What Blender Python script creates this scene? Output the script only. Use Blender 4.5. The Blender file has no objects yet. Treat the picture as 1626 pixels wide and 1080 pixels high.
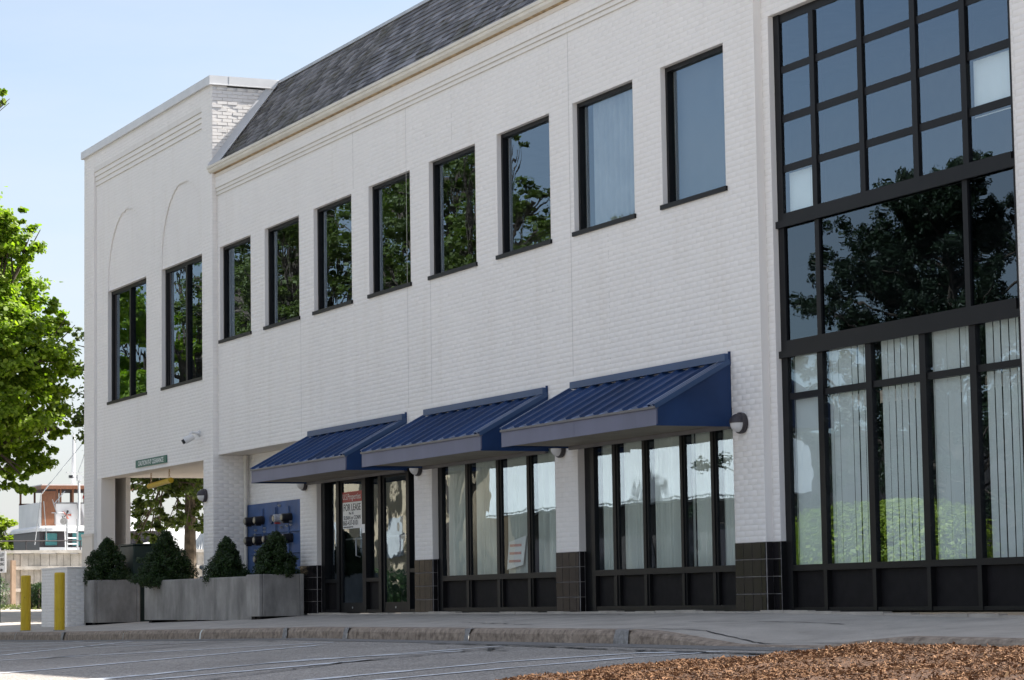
import bpy, math, random
import numpy as np
from mathutils import Vector, Matrix, Quaternion

# ------------------------------------------------------------------ camera, light, exposure
scn = bpy.context.scene
COL = scn.collection
rng = random.Random(7)
nr = np.random.default_rng(7)

cam_d = bpy.data.cameras.new("camera")
cam = bpy.data.objects.new("camera", cam_d)
COL.objects.link(cam)
cr, cu, cf = (0.41845481, 0.90810627, -0.01544621), (0.09684066, -0.02770136, 0.99491433), (-0.90306005, 0.4178225, 0.09953338)
CAM = Vector((0, -15.2337, 0.1781))
cam.matrix_world = Matrix(((cr[0], cu[0], -cf[0], CAM.x), (cr[1], cu[1], -cf[1], CAM.y), (cr[2], cu[2], -cf[2], CAM.z), (0, 0, 0, 1)))
cam_d.sensor_fit = 'HORIZONTAL'
cam_d.sensor_width = 36.0
cam_d.lens = 4121.9 / 1626 * 36.0
cam_d.clip_start = 0.1
cam_d.clip_end = 5000
scn.camera = cam

SUN = Vector((0.13, 0.70, 0.75)).normalized()
sd = bpy.data.lights.new("sun", 'SUN')
sd.energy = 5.0
sd.angle = math.radians(0.5)
sd.color = (1.0, 0.95, 0.88)
so = bpy.data.objects.new("sun", sd)
so.rotation_mode = 'QUATERNION'
so.rotation_quaternion = SUN.to_track_quat('Z', 'Y')
so.location = (0, 30, 60)
COL.objects.link(so)

world = bpy.data.worlds.new("World")
scn.world = world
world.use_nodes = True
wn = world.node_tree
wn.nodes.clear()
w_out = wn.nodes.new('ShaderNodeOutputWorld')
w_bg = wn.nodes.new('ShaderNodeBackground')
w_sky = wn.nodes.new('ShaderNodeTexSky')
w_sky.sky_type = 'NISHITA'
w_sky.sun_disc = False
w_sky.sun_elevation = math.asin(SUN.z)
w_sky.sun_rotation = math.atan2(SUN.x, SUN.y)
w_sky.air_density = 1.0
w_sky.dust_density = 2.0
w_sky.ozone_density = 1.0
w_bg.inputs['Strength'].default_value = 0.082
# thin high cloud veil over the whole sky, denser and whiter in drawn-out streaks
w_tc = wn.nodes.new('ShaderNodeTexCoord')
w_map = wn.nodes.new('ShaderNodeMapping')
w_map.inputs['Scale'].default_value = (1.0, 1.0, 3.5)
w_no = wn.nodes.new('ShaderNodeTexNoise')
w_no.inputs['Scale'].default_value = 1.7
w_no.inputs['Detail'].default_value = 7
w_no.inputs['Roughness'].default_value = 0.55
w_no.inputs['Distortion'].default_value = 0.4
w_rm = wn.nodes.new('ShaderNodeMapRange')
w_rm.inputs['From Min'].default_value = 0.38
w_rm.inputs['From Max'].default_value = 0.68
w_rm.inputs['To Min'].default_value = 0.18
w_rm.inputs['To Max'].default_value = 0.72
w_mix = wn.nodes.new('ShaderNodeMix')
w_mix.data_type = 'RGBA'
w_mix.inputs[7].default_value = (4.3, 4.4, 4.7, 1)
wn.links.new(w_tc.outputs['Generated'], w_map.inputs[0])
wn.links.new(w_map.outputs[0], w_no.inputs['Vector'])
wn.links.new(w_no.outputs['Fac'], w_rm.inputs['Value'])
wn.links.new(w_rm.outputs[0], w_mix.inputs[0])
wn.links.new(w_sky.outputs[0], w_mix.inputs[6])
wn.links.new(w_mix.outputs[2], w_bg.inputs['Color'])
wn.links.new(w_bg.outputs[0], w_out.inputs['Surface'])

scn.view_settings.view_transform = 'Standard'
scn.view_settings.look = 'None'
scn.view_settings.gamma = 1.0
scn.view_settings.exposure = 1.42
scn.view_settings.use_curve_mapping = False

# ------------------------------------------------------------------ materials
MATS = {}

def new_mat(name):
    m = bpy.data.materials.new(name)
    m.use_nodes = True
    nt = m.node_tree
    b = nt.nodes['Principled BSDF']
    MATS[name] = m
    return m, nt, b

def node(nt, t, **kw):
    n = nt.nodes.new(t)
    for k, v in kw.items():
        setattr(n, k, v)
    return n

def ramp(nt, fac, stops):
    r = node(nt, 'ShaderNodeValToRGB')
    e = r.color_ramp.elements
    e[0].position, e[0].color = stops[0][0], (*stops[0][1], 1)
    e[1].position, e[1].color = stops[-1][0], (*stops[-1][1], 1)
    for p, c in stops[1:-1]:
        x = e.new(p)
        x.color = (*c, 1)
    nt.links.new(fac, r.inputs[0])
    return r.outputs[0]

def noise(nt, scale, detail=4, rough=0.55, vec=None, stretch=None):
    n = node(nt, 'ShaderNodeTexNoise')
    n.inputs['Scale'].default_value = scale
    n.inputs['Detail'].default_value = detail
    n.inputs['Roughness'].default_value = rough
    tc = node(nt, 'ShaderNodeNewGeometry')
    v = tc.outputs['Position'] if vec is None else vec
    if stretch:
        mp = node(nt, 'ShaderNodeMapping')
        mp.inputs['Scale'].default_value = stretch
        nt.links.new(v, mp.inputs[0])
        v = mp.outputs[0]
    nt.links.new(v, n.inputs['Vector'])
    return n.outputs['Fac']

def mixc(nt, fac, a, b, mode='MIX'):
    m = node(nt, 'ShaderNodeMix', data_type='RGBA', blend_type=mode)
    for i, s in ((6, a), (7, b)):
        if isinstance(s, tuple):
            m.inputs[i].default_value = (*s, 1)
        else:
            nt.links.new(s, m.inputs[i])
    if isinstance(fac, float):
        m.inputs[0].default_value = fac
    else:
        nt.links.new(fac, m.inputs[0])
    return m.outputs[2]

def bump(nt, b, h, strength=0.3, dist=0.01):
    n = node(nt, 'ShaderNodeBump')
    n.inputs['Strength'].default_value = strength
    n.inputs['Distance'].default_value = dist
    nt.links.new(h, n.inputs['Height'])
    nt.links.new(n.outputs[0], b.inputs['Normal'])

def simple(name, col, rough=0.6, metal=0.0, var=0.15, scale=3.0, bmp=0.0, bscale=40, spec=0.5, stretch=None):
    m, nt, b = new_mat(name)
    b.inputs['Roughness'].default_value = rough
    b.inputs['Metallic'].default_value = metal
    b.inputs['Specular IOR Level'].default_value = spec
    lo = tuple(c * (1 - var) for c in col)
    hi = tuple(min(1, c * (1 + var)) for c in col)
    c = ramp(nt, noise(nt, scale, stretch=stretch), [(0.3, lo), (0.7, hi)])
    nt.links.new(c, b.inputs['Base Color'])
    if bmp:
        bump(nt, b, noise(nt, bscale), bmp, 0.01)
    return m

# white painted masonry: thick uneven paint with faint rain streaks and grime
def white_paint(name, base, dirt, amount, b_strength):
    m, nt, b = new_mat(name)
    b.inputs['Roughness'].default_value = 0.62
    n1 = noise(nt, 0.7, 5)
    n2 = noise(nt, 1.0, 5, 0.6, stretch=(3.0, 3.0, 0.35))
    c = ramp(nt, n1, [(0.3, tuple(x * 0.955 for x in base)), (0.7, base)])
    f = ramp(nt, n2, [(0.52, (0, 0, 0)), (0.8, (amount,) * 3)])
    c = mixc(nt, f, c, dirt)
    f2 = ramp(nt, noise(nt, 18, 3), [(0.62, (0, 0, 0)), (0.8, (amount * .7,) * 3)])
    c = mixc(nt, f2, c, dirt)
    nt.links.new(c, b.inputs['Base Color'])
    bump(nt, b, noise(nt, 45, 5, 0.65), b_strength, 0.006)
    return m

M_WHITE = white_paint('white_brick_paint', (0.82, 0.795, 0.765), (0.64, 0.59, 0.52), 0.24, 0.10)
M_JOINT = white_paint('painted_joint', (0.745, 0.72, 0.69), (0.54, 0.49, 0.42), 0.5, 0.1)
M_COPE = simple('coping_metal', (0.60, 0.61, 0.62), 0.45, 0.0, 0.05)
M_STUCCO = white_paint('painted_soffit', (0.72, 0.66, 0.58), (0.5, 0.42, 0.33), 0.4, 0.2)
M_BLACK = simple('black_aluminium', (0.008, 0.008, 0.009), 0.45, 0.0, 0.2, spec=0.2)
M_PANEL = simple('black_panel', (0.009, 0.008, 0.009), 0.65, 0.0, 0.3, scale=8, spec=0.15)
M_NAVY = simple('navy_awning_metal', (0.013, 0.040, 0.120), 0.45, 0.0, 0.30, scale=1.6, stretch=(3, 0.6, 0.6), spec=0.3)
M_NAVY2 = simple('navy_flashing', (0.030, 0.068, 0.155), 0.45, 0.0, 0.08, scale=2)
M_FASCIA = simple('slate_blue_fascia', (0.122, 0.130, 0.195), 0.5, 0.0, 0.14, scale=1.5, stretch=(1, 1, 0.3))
M_TRIMHI = simple('trim_highlight', (0.42, 0.47, 0.58), 0.4)  # thin bright strips on awning edges: edge highlights put into the colour
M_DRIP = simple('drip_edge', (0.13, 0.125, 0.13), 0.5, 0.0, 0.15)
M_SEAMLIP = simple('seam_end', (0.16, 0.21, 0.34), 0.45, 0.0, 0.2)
M_SOFFIT = simple('awning_soffit', (0.25, 0.22, 0.17), 0.7)
M_GUTTER = simple('cream_gutter', (0.66, 0.63, 0.56), 0.5, 0.0, 0.08)
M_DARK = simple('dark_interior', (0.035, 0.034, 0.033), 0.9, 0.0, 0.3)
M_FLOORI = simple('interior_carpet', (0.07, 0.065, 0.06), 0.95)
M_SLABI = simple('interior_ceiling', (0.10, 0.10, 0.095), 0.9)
M_CURT = simple('white_curtain', (0.76, 0.78, 0.73), 0.9, 0.0, 0.06, scale=2)
M_BLIND = simple('white_blind', (0.74, 0.77, 0.76), 0.8, 0.0, 0.04)
M_METER = simple('meter_housing', (0.014, 0.013, 0.014), 0.4)
M_METERF = simple('meter_face', (0.28, 0.25, 0.18), 0.3, 0.0, 0.5, scale=60)
M_METERW = simple('meter_grey', (0.42, 0.43, 0.46), 0.4, 0.0, 0.3, scale=40)
M_BLUEBOARD = simple('blue_board_paint', (0.035, 0.085, 0.22), 0.55, 0.0, 0.2, scale=3)
M_STEEL = simple('galvanised_steel', (0.45, 0.46, 0.47), 0.45, 0.6)
M_LAMPB = simple('lamp_bronze', (0.035, 0.030, 0.034), 0.45)
M_LENS = simple('lamp_lens', (0.62, 0.62, 0.62), 0.35, 0.0, 0.05)
M_CAMW = simple('camera_white', (0.7, 0.7, 0.7), 0.4, 0.0, 0.03)
M_GREEN = simple('transformer_green', (0.012, 0.030, 0.026), 0.55, 0.0, 0.2)
M_SIGNG = simple('sign_green', (0.03, 0.13, 0.095), 0.5, 0.0, 0.08)
M_SIGNW = simple('sign_white', (0.84, 0.84, 0.83), 0.5, 0.0, 0.04)
M_SIGNR = simple('sign_red', (0.42, 0.05, 0.045), 0.5, 0.0, 0.05)
M_PINK = simple('faded_red', (0.62, 0.30, 0.26), 0.6)
M_INK = simple('sign_ink', (0.03, 0.03, 0.035), 0.6)
M_WOODBR = simple('varnished_wood', (0.21, 0.085, 0.04), 0.5, 0.0, 0.25, scale=5, stretch=(8, 8, 1))
M_BOATW = simple('boat_white', (0.72, 0.72, 0.72), 0.4, 0.0, 0.08, scale=1.5)
M_TEAL = simple('boat_window', (0.05, 0.20, 0.21), 0.15, 0.0, 0.2, scale=1)
M_SOIL = simple('soil', (0.035, 0.025, 0.018), 0.95, 0.0, 0.4, scale=30)
M_RUST = simple('rusty_stain', (0.46, 0.34, 0.20), 0.85, 0.0, 0.4, scale=10)
M_SEAL = simple('joint_sealant', (0.50, 0.485, 0.46), 0.8)
M_BANDLINE = simple('stain_shadow_line', (0.52, 0.48, 0.41), 0.9, 0.0, 0.2, scale=3)  # thin tan line under each brick band: grime plus a painted shadow line
M_HOUSE = simple('far_house_white', (0.65, 0.63, 0.60), 0.7)
M_ROOFRED = simple('far_roof_red', (0.35, 0.10, 0.07), 0.7)
M_ROOFGREY = simple('far_roof_grey', (0.17, 0.17, 0.18), 0.8)
M_BEIGE = simple('beige_stucco', (0.62, 0.47, 0.31), 0.85, 0.0, 0.06, scale=0.7)
M_CORR = simple('white_corrugated', (0.76, 0.76, 0.74), 0.45, 0.0, 0.05)
M_DKBRICK = simple('dark_shopfront', (0.06, 0.05, 0.045), 0.8)
M_CHAIR = simple('white_plastic', (0.75, 0.75, 0.73), 0.5)

# yellow bollard paint with rust and scuffs
m, nt, b = new_mat('bollard_yellow')
b.inputs['Roughness'].default_value = 0.5
c = ramp(nt, noise(nt, 4, 4, stretch=(6, 6, 1)), [(0.3, (0.56, 0.37, 0.012)), (0.7, (0.70, 0.49, 0.02))])
f = ramp(nt, noise(nt, 14, 5, 0.7), [(0.62, (0, 0, 0)), (0.70, (0.8, 0.8, 0.8))])
nt.links.new(mixc(nt, f, c, (0.10, 0.05, 0.02)), b.inputs['Base Color'])
M_YEL = m

# planter concrete: weathered, dark vertical runs from the rim
m, nt, b = new_mat('planter_concrete')
b.inputs['Roughness'].default_value = 0.85
c = ramp(nt, noise(nt, 2.2, 6, 0.6), [(0.3, (0.23, 0.218, 0.205)), (0.7, (0.38, 0.36, 0.335))])
f = ramp(nt, noise(nt, 0.9, 6, 0.68, stretch=(2.4, 2.4, 0.75)), [(0.45, (0, 0, 0)), (0.68, (0.7, 0.7, 0.7))])
c = mixc(nt, f, c, (0.12, 0.114, 0.107))
nt.links.new(c, b.inputs['Base Color'])
bump(nt, b, noise(nt, 60, 5, 0.7), 0.5, 0.006)
M_PLANTER = m

def concrete(name, lo, hi, stain, scale=1.6):
    m, nt, b = new_mat(name)
    b.inputs['Roughness'].default_value = 0.88
    c = ramp(nt, noise(nt, scale, 7, 0.62), [(0.3, lo), (0.7, hi)])
    f = ramp(nt, noise(nt, 5.5, 6, 0.7), [(0.58, (0, 0, 0)), (0.72, (0.6, 0.6, 0.6))])
    c = mixc(nt, f, c, stain)
    f3 = ramp(nt, noise(nt, 160, 2), [(0.35, (0.75, 0.75, 0.75)), (0.65, (1.12, 1.12, 1.12))])
    c = mixc(nt, 1.0, c, f3, 'MULTIPLY')
    nt.links.new(c, b.inputs['Base Color'])
    bump(nt, b, noise(nt, 120, 5, 0.7), 0.5, 0.005)
    return m

M_WALK = concrete('pavement_concrete', (0.36, 0.325, 0.285), (0.52, 0.475, 0.42), (0.25, 0.225, 0.195))
M_KERB = concrete('kerb_stone_face', (0.13, 0.095, 0.07), (0.46, 0.37, 0.29), (0.09, 0.06, 0.045), 11)
M_MORTAR = concrete('kerb_mortar', (0.20, 0.19, 0.18), (0.40, 0.385, 0.37), (0.14, 0.125, 0.11), 14)
M_SEAWALL = concrete('weathered_planks', (0.40, 0.38, 0.35), (0.66, 0.63, 0.59), (0.22, 0.20, 0.17), 3)
M_GUTTERC = concrete('gutter_concrete', (0.16, 0.155, 0.15), (0.23, 0.22, 0.21), (0.12, 0.11, 0.10), 3)

# asphalt: aggregate speckle, patches, hairlines
m, nt, b = new_mat('asphalt')
b.inputs['Roughness'].default_value = 0.85
vor = node(nt, 'ShaderNodeTexVoronoi')
vor.inputs['Scale'].default_value = 75
geo = node(nt, 'ShaderNodeNewGeometry')
nt.links.new(geo.outputs['Position'], vor.inputs['Vector'])
c = ramp(nt, vor.outputs['Color'], [(0.15, (0.145, 0.131, 0.117)), (0.6, (0.33, 0.303, 0.272)), (0.95, (0.62, 0.57, 0.51))])
c2 = ramp(nt, noise(nt, 0.55, 6, 0.6), [(0.3, (0.8, 0.8, 0.8)), (0.7, (1.15, 1.15, 1.16))])
c = mixc(nt, 1.0, c, c2, 'MULTIPLY')
f = ramp(nt, noise(nt, 7, 5, 0.7), [(0.6, (0, 0, 0)), (0.75, (0.5, 0.5, 0.5))])
c = mixc(nt, f, c, (0.05, 0.05, 0.052))
nt.links.new(c, b.inputs['Base Color'])
bump(nt, b, vor.outputs['Distance'], 0.8, 0.008)
M_ASPH = m

m, nt, b = new_mat('worn_white_line')
b.inputs['Roughness'].default_value = 0.7
c = ramp(nt, noise(nt, 22, 6, 0.75), [(0.30, (0.25, 0.255, 0.26)), (0.42, (0.62, 0.64, 0.66)), (0.75, (0.74, 0.76, 0.79))])
nt.links.new(c, b.inputs['Base Color'])
M_LINE = m
M_TAR = simple('crack_tar', (0.012, 0.012, 0.013), 0.6)

# glossy dark tile
m, nt, b = new_mat('black_glazed_tile')
b.inputs['Roughness'].default_value = 0.2
b.inputs['Specular IOR Level'].default_value = 0.15
oi = node(nt, 'ShaderNodeObjectInfo')
c = ramp(nt, oi.outputs['Random'], [(0.0, (0.009, 0.008, 0.009)), (1.0, (0.018, 0.016, 0.018))])
nt.links.new(c, b.inputs['Base Color'])
bump(nt, b, noise(nt, 3.0, 3), 0.12, 0.02)
M_TILE = m
M_GROUT = simple('tile_grout', (0.30, 0.285, 0.28), 0.9, 0.0, 0.3, scale=12)

# window glass: thin pane, reflection by angle (double glazing), slightly wavy
def glass(name, tint, ior=1.62, wav=0.05):
    m = bpy.data.materials.new(name)
    m.use_nodes = True
    nt = m.node_tree
    nt.nodes.clear()
    o = node(nt, 'ShaderNodeOutputMaterial')
    tr = node(nt, 'ShaderNodeBsdfTransparent')
    tr.inputs[0].default_value = (*tint, 1)
    gl = node(nt, 'ShaderNodeBsdfGlossy')
    gl.inputs['Roughness'].default_value = 0.0
    gl.inputs['Color'].default_value = (0.66, 0.83, 1.0, 1)
    fr = node(nt, 'ShaderNodeFresnel')
    fr.inputs['IOR'].default_value = ior
    mx = node(nt, 'ShaderNodeMixShader')
    bp = node(nt, 'ShaderNodeBump')
    bp.inputs['Strength'].default_value = wav
    bp.inputs['Distance'].default_value = 0.05
    h = noise(nt, 1.3, 2, 0.5)
    nt.links.new(h, bp.inputs['Height'])
    nt.links.new(bp.outputs[0], gl.inputs['Normal'])
    gb = node(nt, 'ShaderNodeNewGeometry')
    inv = node(nt, 'ShaderNodeMath', operation='SUBTRACT')
    inv.inputs[0].default_value = 1.0
    nt.links.new(gb.outputs['Backfacing'], inv.inputs[1])
    ml = node(nt, 'ShaderNodeMath', operation='MULTIPLY')
    nt.links.new(fr.outputs[0], ml.inputs[0]); nt.links.new(inv.outputs[0], ml.inputs[1])
    nt.links.new(ml.outputs[0], mx.inputs[0])
    nt.links.new(tr.outputs[0], mx.inputs[1])
    nt.links.new(gl.outputs[0], mx.inputs[2])
    nt.links.new(mx.outputs[0], o.inputs[0])
    MATS[name] = m
    return m
M_GLASS = glass('window_glass', (0.955, 0.975, 0.965), 2.5, 0.03)
M_GLASSD = glass('tinted_glass', (0.35, 0.37, 0.38), 1.9, 0.03)

# roof shingles: one grey per shingle, mossy blotches
m, nt, b = new_mat('slate_shingle')
b.inputs['Roughness'].default_value = 0.7
rp = node(nt, 'ShaderNodeNewGeometry')
oi = node(nt, 'ShaderNodeObjectInfo')
add = node(nt, 'ShaderNodeMath', operation='ADD')
nt.links.new(rp.outputs['Random Per Island'], add.inputs[0])
nt.links.new(oi.outputs['Random'], add.inputs[1])
fr = node(nt, 'ShaderNodeMath', operation='FRACT')
nt.links.new(add.outputs[0], fr.inputs[0])
c = ramp(nt, fr.outputs[0], [(0.0, (0.060, 0.060, 0.066)), (0.5, (0.125, 0.125, 0.135)), (1.0, (0.23, 0.23, 0.245))])
f = ramp(nt, noise(nt, 1.5, 6, 0.7), [(0.50, (0, 0, 0)), (0.62, (0.85, 0.85, 0.85))])
c = mixc(nt, f, c, (0.075, 0.072, 0.055))
f = ramp(nt, noise(nt, 9, 4, 0.7), [(0.58, (0, 0, 0)), (0.7, (0.5, 0.5, 0.5))])
c = mixc(nt, f, c, (0.04, 0.038, 0.035))
nt.links.new(c, b.inputs['Base Color'])
bump(nt, b, noise(nt, 60, 4), 0.5, 0.006)
M_SLATE = m

def leaf_mat(name, c0, c1, trans=0.35, tcol=None):
    m = bpy.data.materials.new(name)
    m.use_nodes = True
    nt = m.node_tree
    nt.nodes.clear()
    o = node(nt, 'ShaderNodeOutputMaterial')
    g = node(nt, 'ShaderNodeNewGeometry')
    col = ramp(nt, g.outputs['Random Per Island'], [(0.0, c0), (1.0, c1)])
    d = node(nt, 'ShaderNodeBsdfPrincipled')
    d.inputs['Roughness'].default_value = 0.5
    d.inputs['Specular IOR Level'].default_value = 0.35
    nt.links.new(col, d.inputs['Base Color'])
    t = node(nt, 'ShaderNodeBsdfTranslucent')
    tc = mixc(nt, 1.0, col, tcol or (1.6, 1.9, 0.7), 'MULTIPLY')
    nt.links.new(tc, t.inputs[0])
    mx = node(nt, 'ShaderNodeMixShader')
    mx.inputs[0].default_value = trans
    nt.links.new(d.outputs[0], mx.inputs[1])
    nt.links.new(t.outputs[0], mx.inputs[2])
    nt.links.new(mx.outputs[0], o.inputs[0])
    MATS[name] = m
    return m
M_MAPLE = leaf_mat('maple_leaf', (0.085, 0.145, 0.010), (0.26, 0.34, 0.035), 0.46)
M_BROAD = leaf_mat('broad_leaf', (0.045, 0.070, 0.016), (0.12, 0.15, 0.035), 0.35)
M_SPRUCE = leaf_mat('spruce_needle', (0.008, 0.022, 0.006), (0.034, 0.070, 0.014), 0.1)
M_PINE = leaf_mat('pine_needle', (0.010, 0.020, 0.010), (0.025, 0.045, 0.018), 0.1)
M_HEDGE = leaf_mat('hedge_leaf', (0.15, 0.21, 0.018), (0.28, 0.33, 0.035), 0.3)
M_HEDGED = leaf_mat('dark_hedge_leaf', (0.015, 0.035, 0.010), (0.05, 0.09, 0.02), 0.2)
M_GRASS = leaf_mat('grass_blade', (0.06, 0.09, 0.02), (0.16, 0.17, 0.06), 0.2)
M_BARK = simple('bark', (0.085, 0.065, 0.05), 0.95, 0.0, 0.5, scale=6, bmp=0.8, bscale=20, stretch=(3, 3, 0.6))
M_BARKP = simple('pale_mottled_bark', (0.11, 0.085, 0.06), 0.9, 0.0, 0.65, scale=5, bmp=0.5, bscale=20)

m, nt, b = new_mat('bark_mulch')
b.inputs['Roughness'].default_value = 0.9
g = node(nt, 'ShaderNodeNewGeometry')
c = ramp(nt, g.outputs['Random Per Island'], [(0.0, (0.075, 0.034, 0.014)), (0.5, (0.17, 0.082, 0.034)), (0.95, (0.225, 0.115, 0.05)), (1.0, (0.34, 0.21, 0.105))])
nt.links.new(c, b.inputs['Base Color'])
M_MULCH = m
M_MULCHB = simple('mulch_bed_soil', (0.075, 0.036, 0.016), 0.95, 0.0, 0.5, scale=30, bmp=0.8, bscale=60)
M_GROUND = simple('pale_concrete_yard', (0.36, 0.34, 0.31), 0.95, 0.0, 0.2, scale=0.5)
m, nt, b = new_mat('harbour_water')
b.inputs['Base Color'].default_value = (0.03, 0.05, 0.06, 1)
b.inputs['Roughness'].default_value = 0.08
bump(nt, b, noise(nt, 1.5, 4), 0.3, 0.1)
M_WATER = m

# ------------------------------------------------------------------ mesh helpers
class MB:
    def __init__(s):
        s.v = []; s.f = []; s.m = []; s.mats = []
    def _mi(s, mat):
        if mat not in s.mats:
            s.mats.append(mat)
        return s.mats.index(mat)
    def face(s, pts, mat=None):
        n = len(s.v)
        s.v += [tuple(p) for p in pts]
        s.f.append(tuple(range(n, n + len(pts))))
        s.m.append(s._mi(mat) if mat else 0)
    def box(s, x0, x1, y0, y1, z0, z1, mat=None, faces='xXyYzZ'):
        n = len(s.v)
        s.v += [(x0, y0, z0), (x1, y0, z0), (x1, y1, z0), (x0, y1, z0), (x0, y0, z1), (x1, y0, z1), (x1, y1, z1), (x0, y1, z1)]
        F = {'z': (3, 2, 1, 0), 'Z': (4, 5, 6, 7), 'y': (0, 1, 5, 4), 'X': (1, 2, 6, 5), 'Y': (2, 3, 7, 6), 'x': (3, 0, 4, 7)}
        mi = s._mi(mat) if mat else 0
        for k in faces:
            s.f.append(tuple(n + i for i in F[k])); s.m.append(mi)
        return s
    def bbox(s, x0, x1, y0, y1, z0, z1, e, mat=None):
        # box with chamfered vertical and top edges
        c = []
        for (z, i) in ((z0, 0), (z1 - e, 0), (z1, e)):
            c.append([(x0 + i + e, y0 + i, z), (x1 - i - e, y0 + i, z), (x1 - i, y0 + i + e, z), (x1 - i, y1 - i - e, z),
                      (x1 - i - e, y1 - i, z), (x0 + i + e, y1 - i, z), (x0 + i, y1 - i - e, z), (x0 + i, y0 + i + e, z)])
        n = len(s.v)
        mi = s._mi(mat) if mat else 0
        for r in c: s.v += r
        for k in range(2):
            for i in range(8):
                j = (i + 1) % 8
                s.f.append((n + k * 8 + i, n + k * 8 + j, n + k * 8 + 8 + j, n + k * 8 + 8 + i)); s.m.append(mi)
        s.f.append(tuple(n + 16 + i for i in range(8))); s.m.append(mi)
        s.f.append(tuple(n + 7 - i for i in range(8))); s.m.append(mi)
        return s
    def tube(s, pts, radii, seg=8, mat=None, cap=True):
        n0 = len(s.v)
        pts = [Vector(p) for p in pts]
        if not hasattr(radii, '__len__'): radii = [radii] * len(pts)
        mi = s._mi(mat) if mat else 0
        for i, p in enumerate(pts):
            d = (pts[min(i + 1, len(pts) - 1)] - pts[max(i - 1, 0)]).normalized()
            a = Vector((0, 0, 1)) if abs(d.z) < 0.9 else Vector((1, 0, 0))
            u = d.cross(a).normalized(); w = d.cross(u)
            for k in range(seg):
                t = 2 * math.pi * k / seg
                s.v.append(tuple(p + (u * math.cos(t) + w * math.sin(t)) * radii[i]))
        for i in range(len(pts) - 1):
            for k in range(seg):
                a0 = n0 + i * seg + k; a1 = n0 + i * seg + (k + 1) % seg
                s.f.append((a0, a1, a1 + seg, a0 + seg)); s.m.append(mi)
        if cap:
            s.f.append(tuple(n0 + seg - 1 - k for k in range(seg))); s.m.append(mi)
            e = n0 + (len(pts) - 1) * seg
            s.f.append(tuple(e + k for k in range(seg))); s.m.append(mi)
        return s
    def grid(s, xs, ys, fz, mat=None):
        n = len(s.v); mi = s._mi(mat) if mat else 0
        for y in ys:
            for x in xs: s.v.append((x, y, fz(x, y)))
        w = len(xs)
        for j in range(len(ys) - 1):
            for i in range(w - 1):
                a = n + j * w + i
                s.f.append((a, a + 1, a + w + 1, a + w)); s.m.append(mi)
        return s

def link_mesh(name, me, parent=None, smooth=False):
    o = bpy.data.objects.new(name, me)
    COL.objects.link(o)
    if parent is not None:
        o.parent = parent
        if parent.type == 'EMPTY':
            o.matrix_parent_inverse = Matrix.Translation(-parent.location)
    if smooth:
        me.polygons.foreach_set('use_smooth', [True] * len(me.polygons))
    return o

def build(name, mb, mat=None, parent=None, smooth=False):
    me = bpy.data.meshes.new(name)
    me.from_pydata(mb.v, [], mb.f)
    if mb.mats:
        for m in mb.mats: me.materials.append(m)
        me.polygons.foreach_set('material_index', mb.m)
    elif mat: me.materials.append(mat)
    me.update()
    return link_mesh(name, me, parent, smooth)

def np_mesh(name, V, F, mat, parent=None):
    """V (n,3) array, F (m,k) array of equal-size polygons"""
    me = bpy.data.meshes.new(name)
    m, k = F.shape
    me.vertices.add(len(V)); me.vertices.foreach_set('co', V.astype(np.float32).ravel())
    me.loops.add(m * k); me.loops.foreach_set('vertex_index', F.astype(np.int32).ravel())
    me.polygons.add(m)
    me.polygons.foreach_set('loop_start', np.arange(0, m * k, k, dtype=np.int32))
    me.update(calc_edges=True)
    me.materials.append(mat)
    return link_mesh(name, me, parent)

def tag(o, label=None, cat=None, group=None, kind=None):
    if label: o['label'] = label
    if cat: o['category'] = cat
    if group: o['group'] = group
    if kind: o['kind'] = kind
    return o

def thing(name, label, cat, loc=(0, 0, 0), group=None):
    o = bpy.data.objects.new(name, None)
    o.empty_display_size = 0.2
    COL.objects.link(o)
    o.location = loc
    return tag(o, label, cat, group)

def dup(root, dx, label, rotz=None):
    r = root.copy(); COL.objects.link(r)
    r.location = Vector(root.location) + Vector(dx)
    if rotz is not None: r.rotation_euler = (0, 0, rotz)
    r['label'] = label
    for ch in list(root.children):
        mi = ch.matrix_parent_inverse.copy(); c = ch.copy(); COL.objects.link(c); c.parent = r; c.matrix_parent_inverse = mi
        for g in list(ch.children):
            mi = g.matrix_parent_inverse.copy(); d = g.copy(); COL.objects.link(d); d.parent = c; d.matrix_parent_inverse = mi
    return r

def text(name, s, size, loc, mat, parent=None, align='LEFT', extr=0.001, rot=(math.pi / 2, 0, 0), sx=1.0):
    cu_ = bpy.data.curves.new(name, 'FONT')
    cu_.body = s; cu_.size = size; cu_.align_x = align; cu_.extrude = extr
    cu_.resolution_u = 3
    tmp = bpy.data.objects.new('tmp_text', cu_)
    COL.objects.link(tmp)
    dg = bpy.context.evaluated_depsgraph_get()
    me = bpy.data.meshes.new_from_object(tmp.evaluated_get(dg))
    COL.objects.unlink(tmp); bpy.data.objects.remove(tmp)
    me.transform(Matrix.Translation(loc) @ Matrix.Rotation(rot[2], 4, 'Z') @ Matrix.Rotation(rot[0], 4, 'X') @ Matrix.Diagonal((sx, 1, 1, 1)))
    me.materials.clear(); me.materials.append(mat)
    return link_mesh(name, me, parent)

def lerp_tab(tab, x):
    if x <= tab[0][0]: return tab[0][1]
    for (a, za), (b_, zb) in zip(tab, tab[1:]):
        if x <= b_: return za + (zb - za) * (x - a) / (b_ - a)
    return tab[-1][1]

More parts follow.
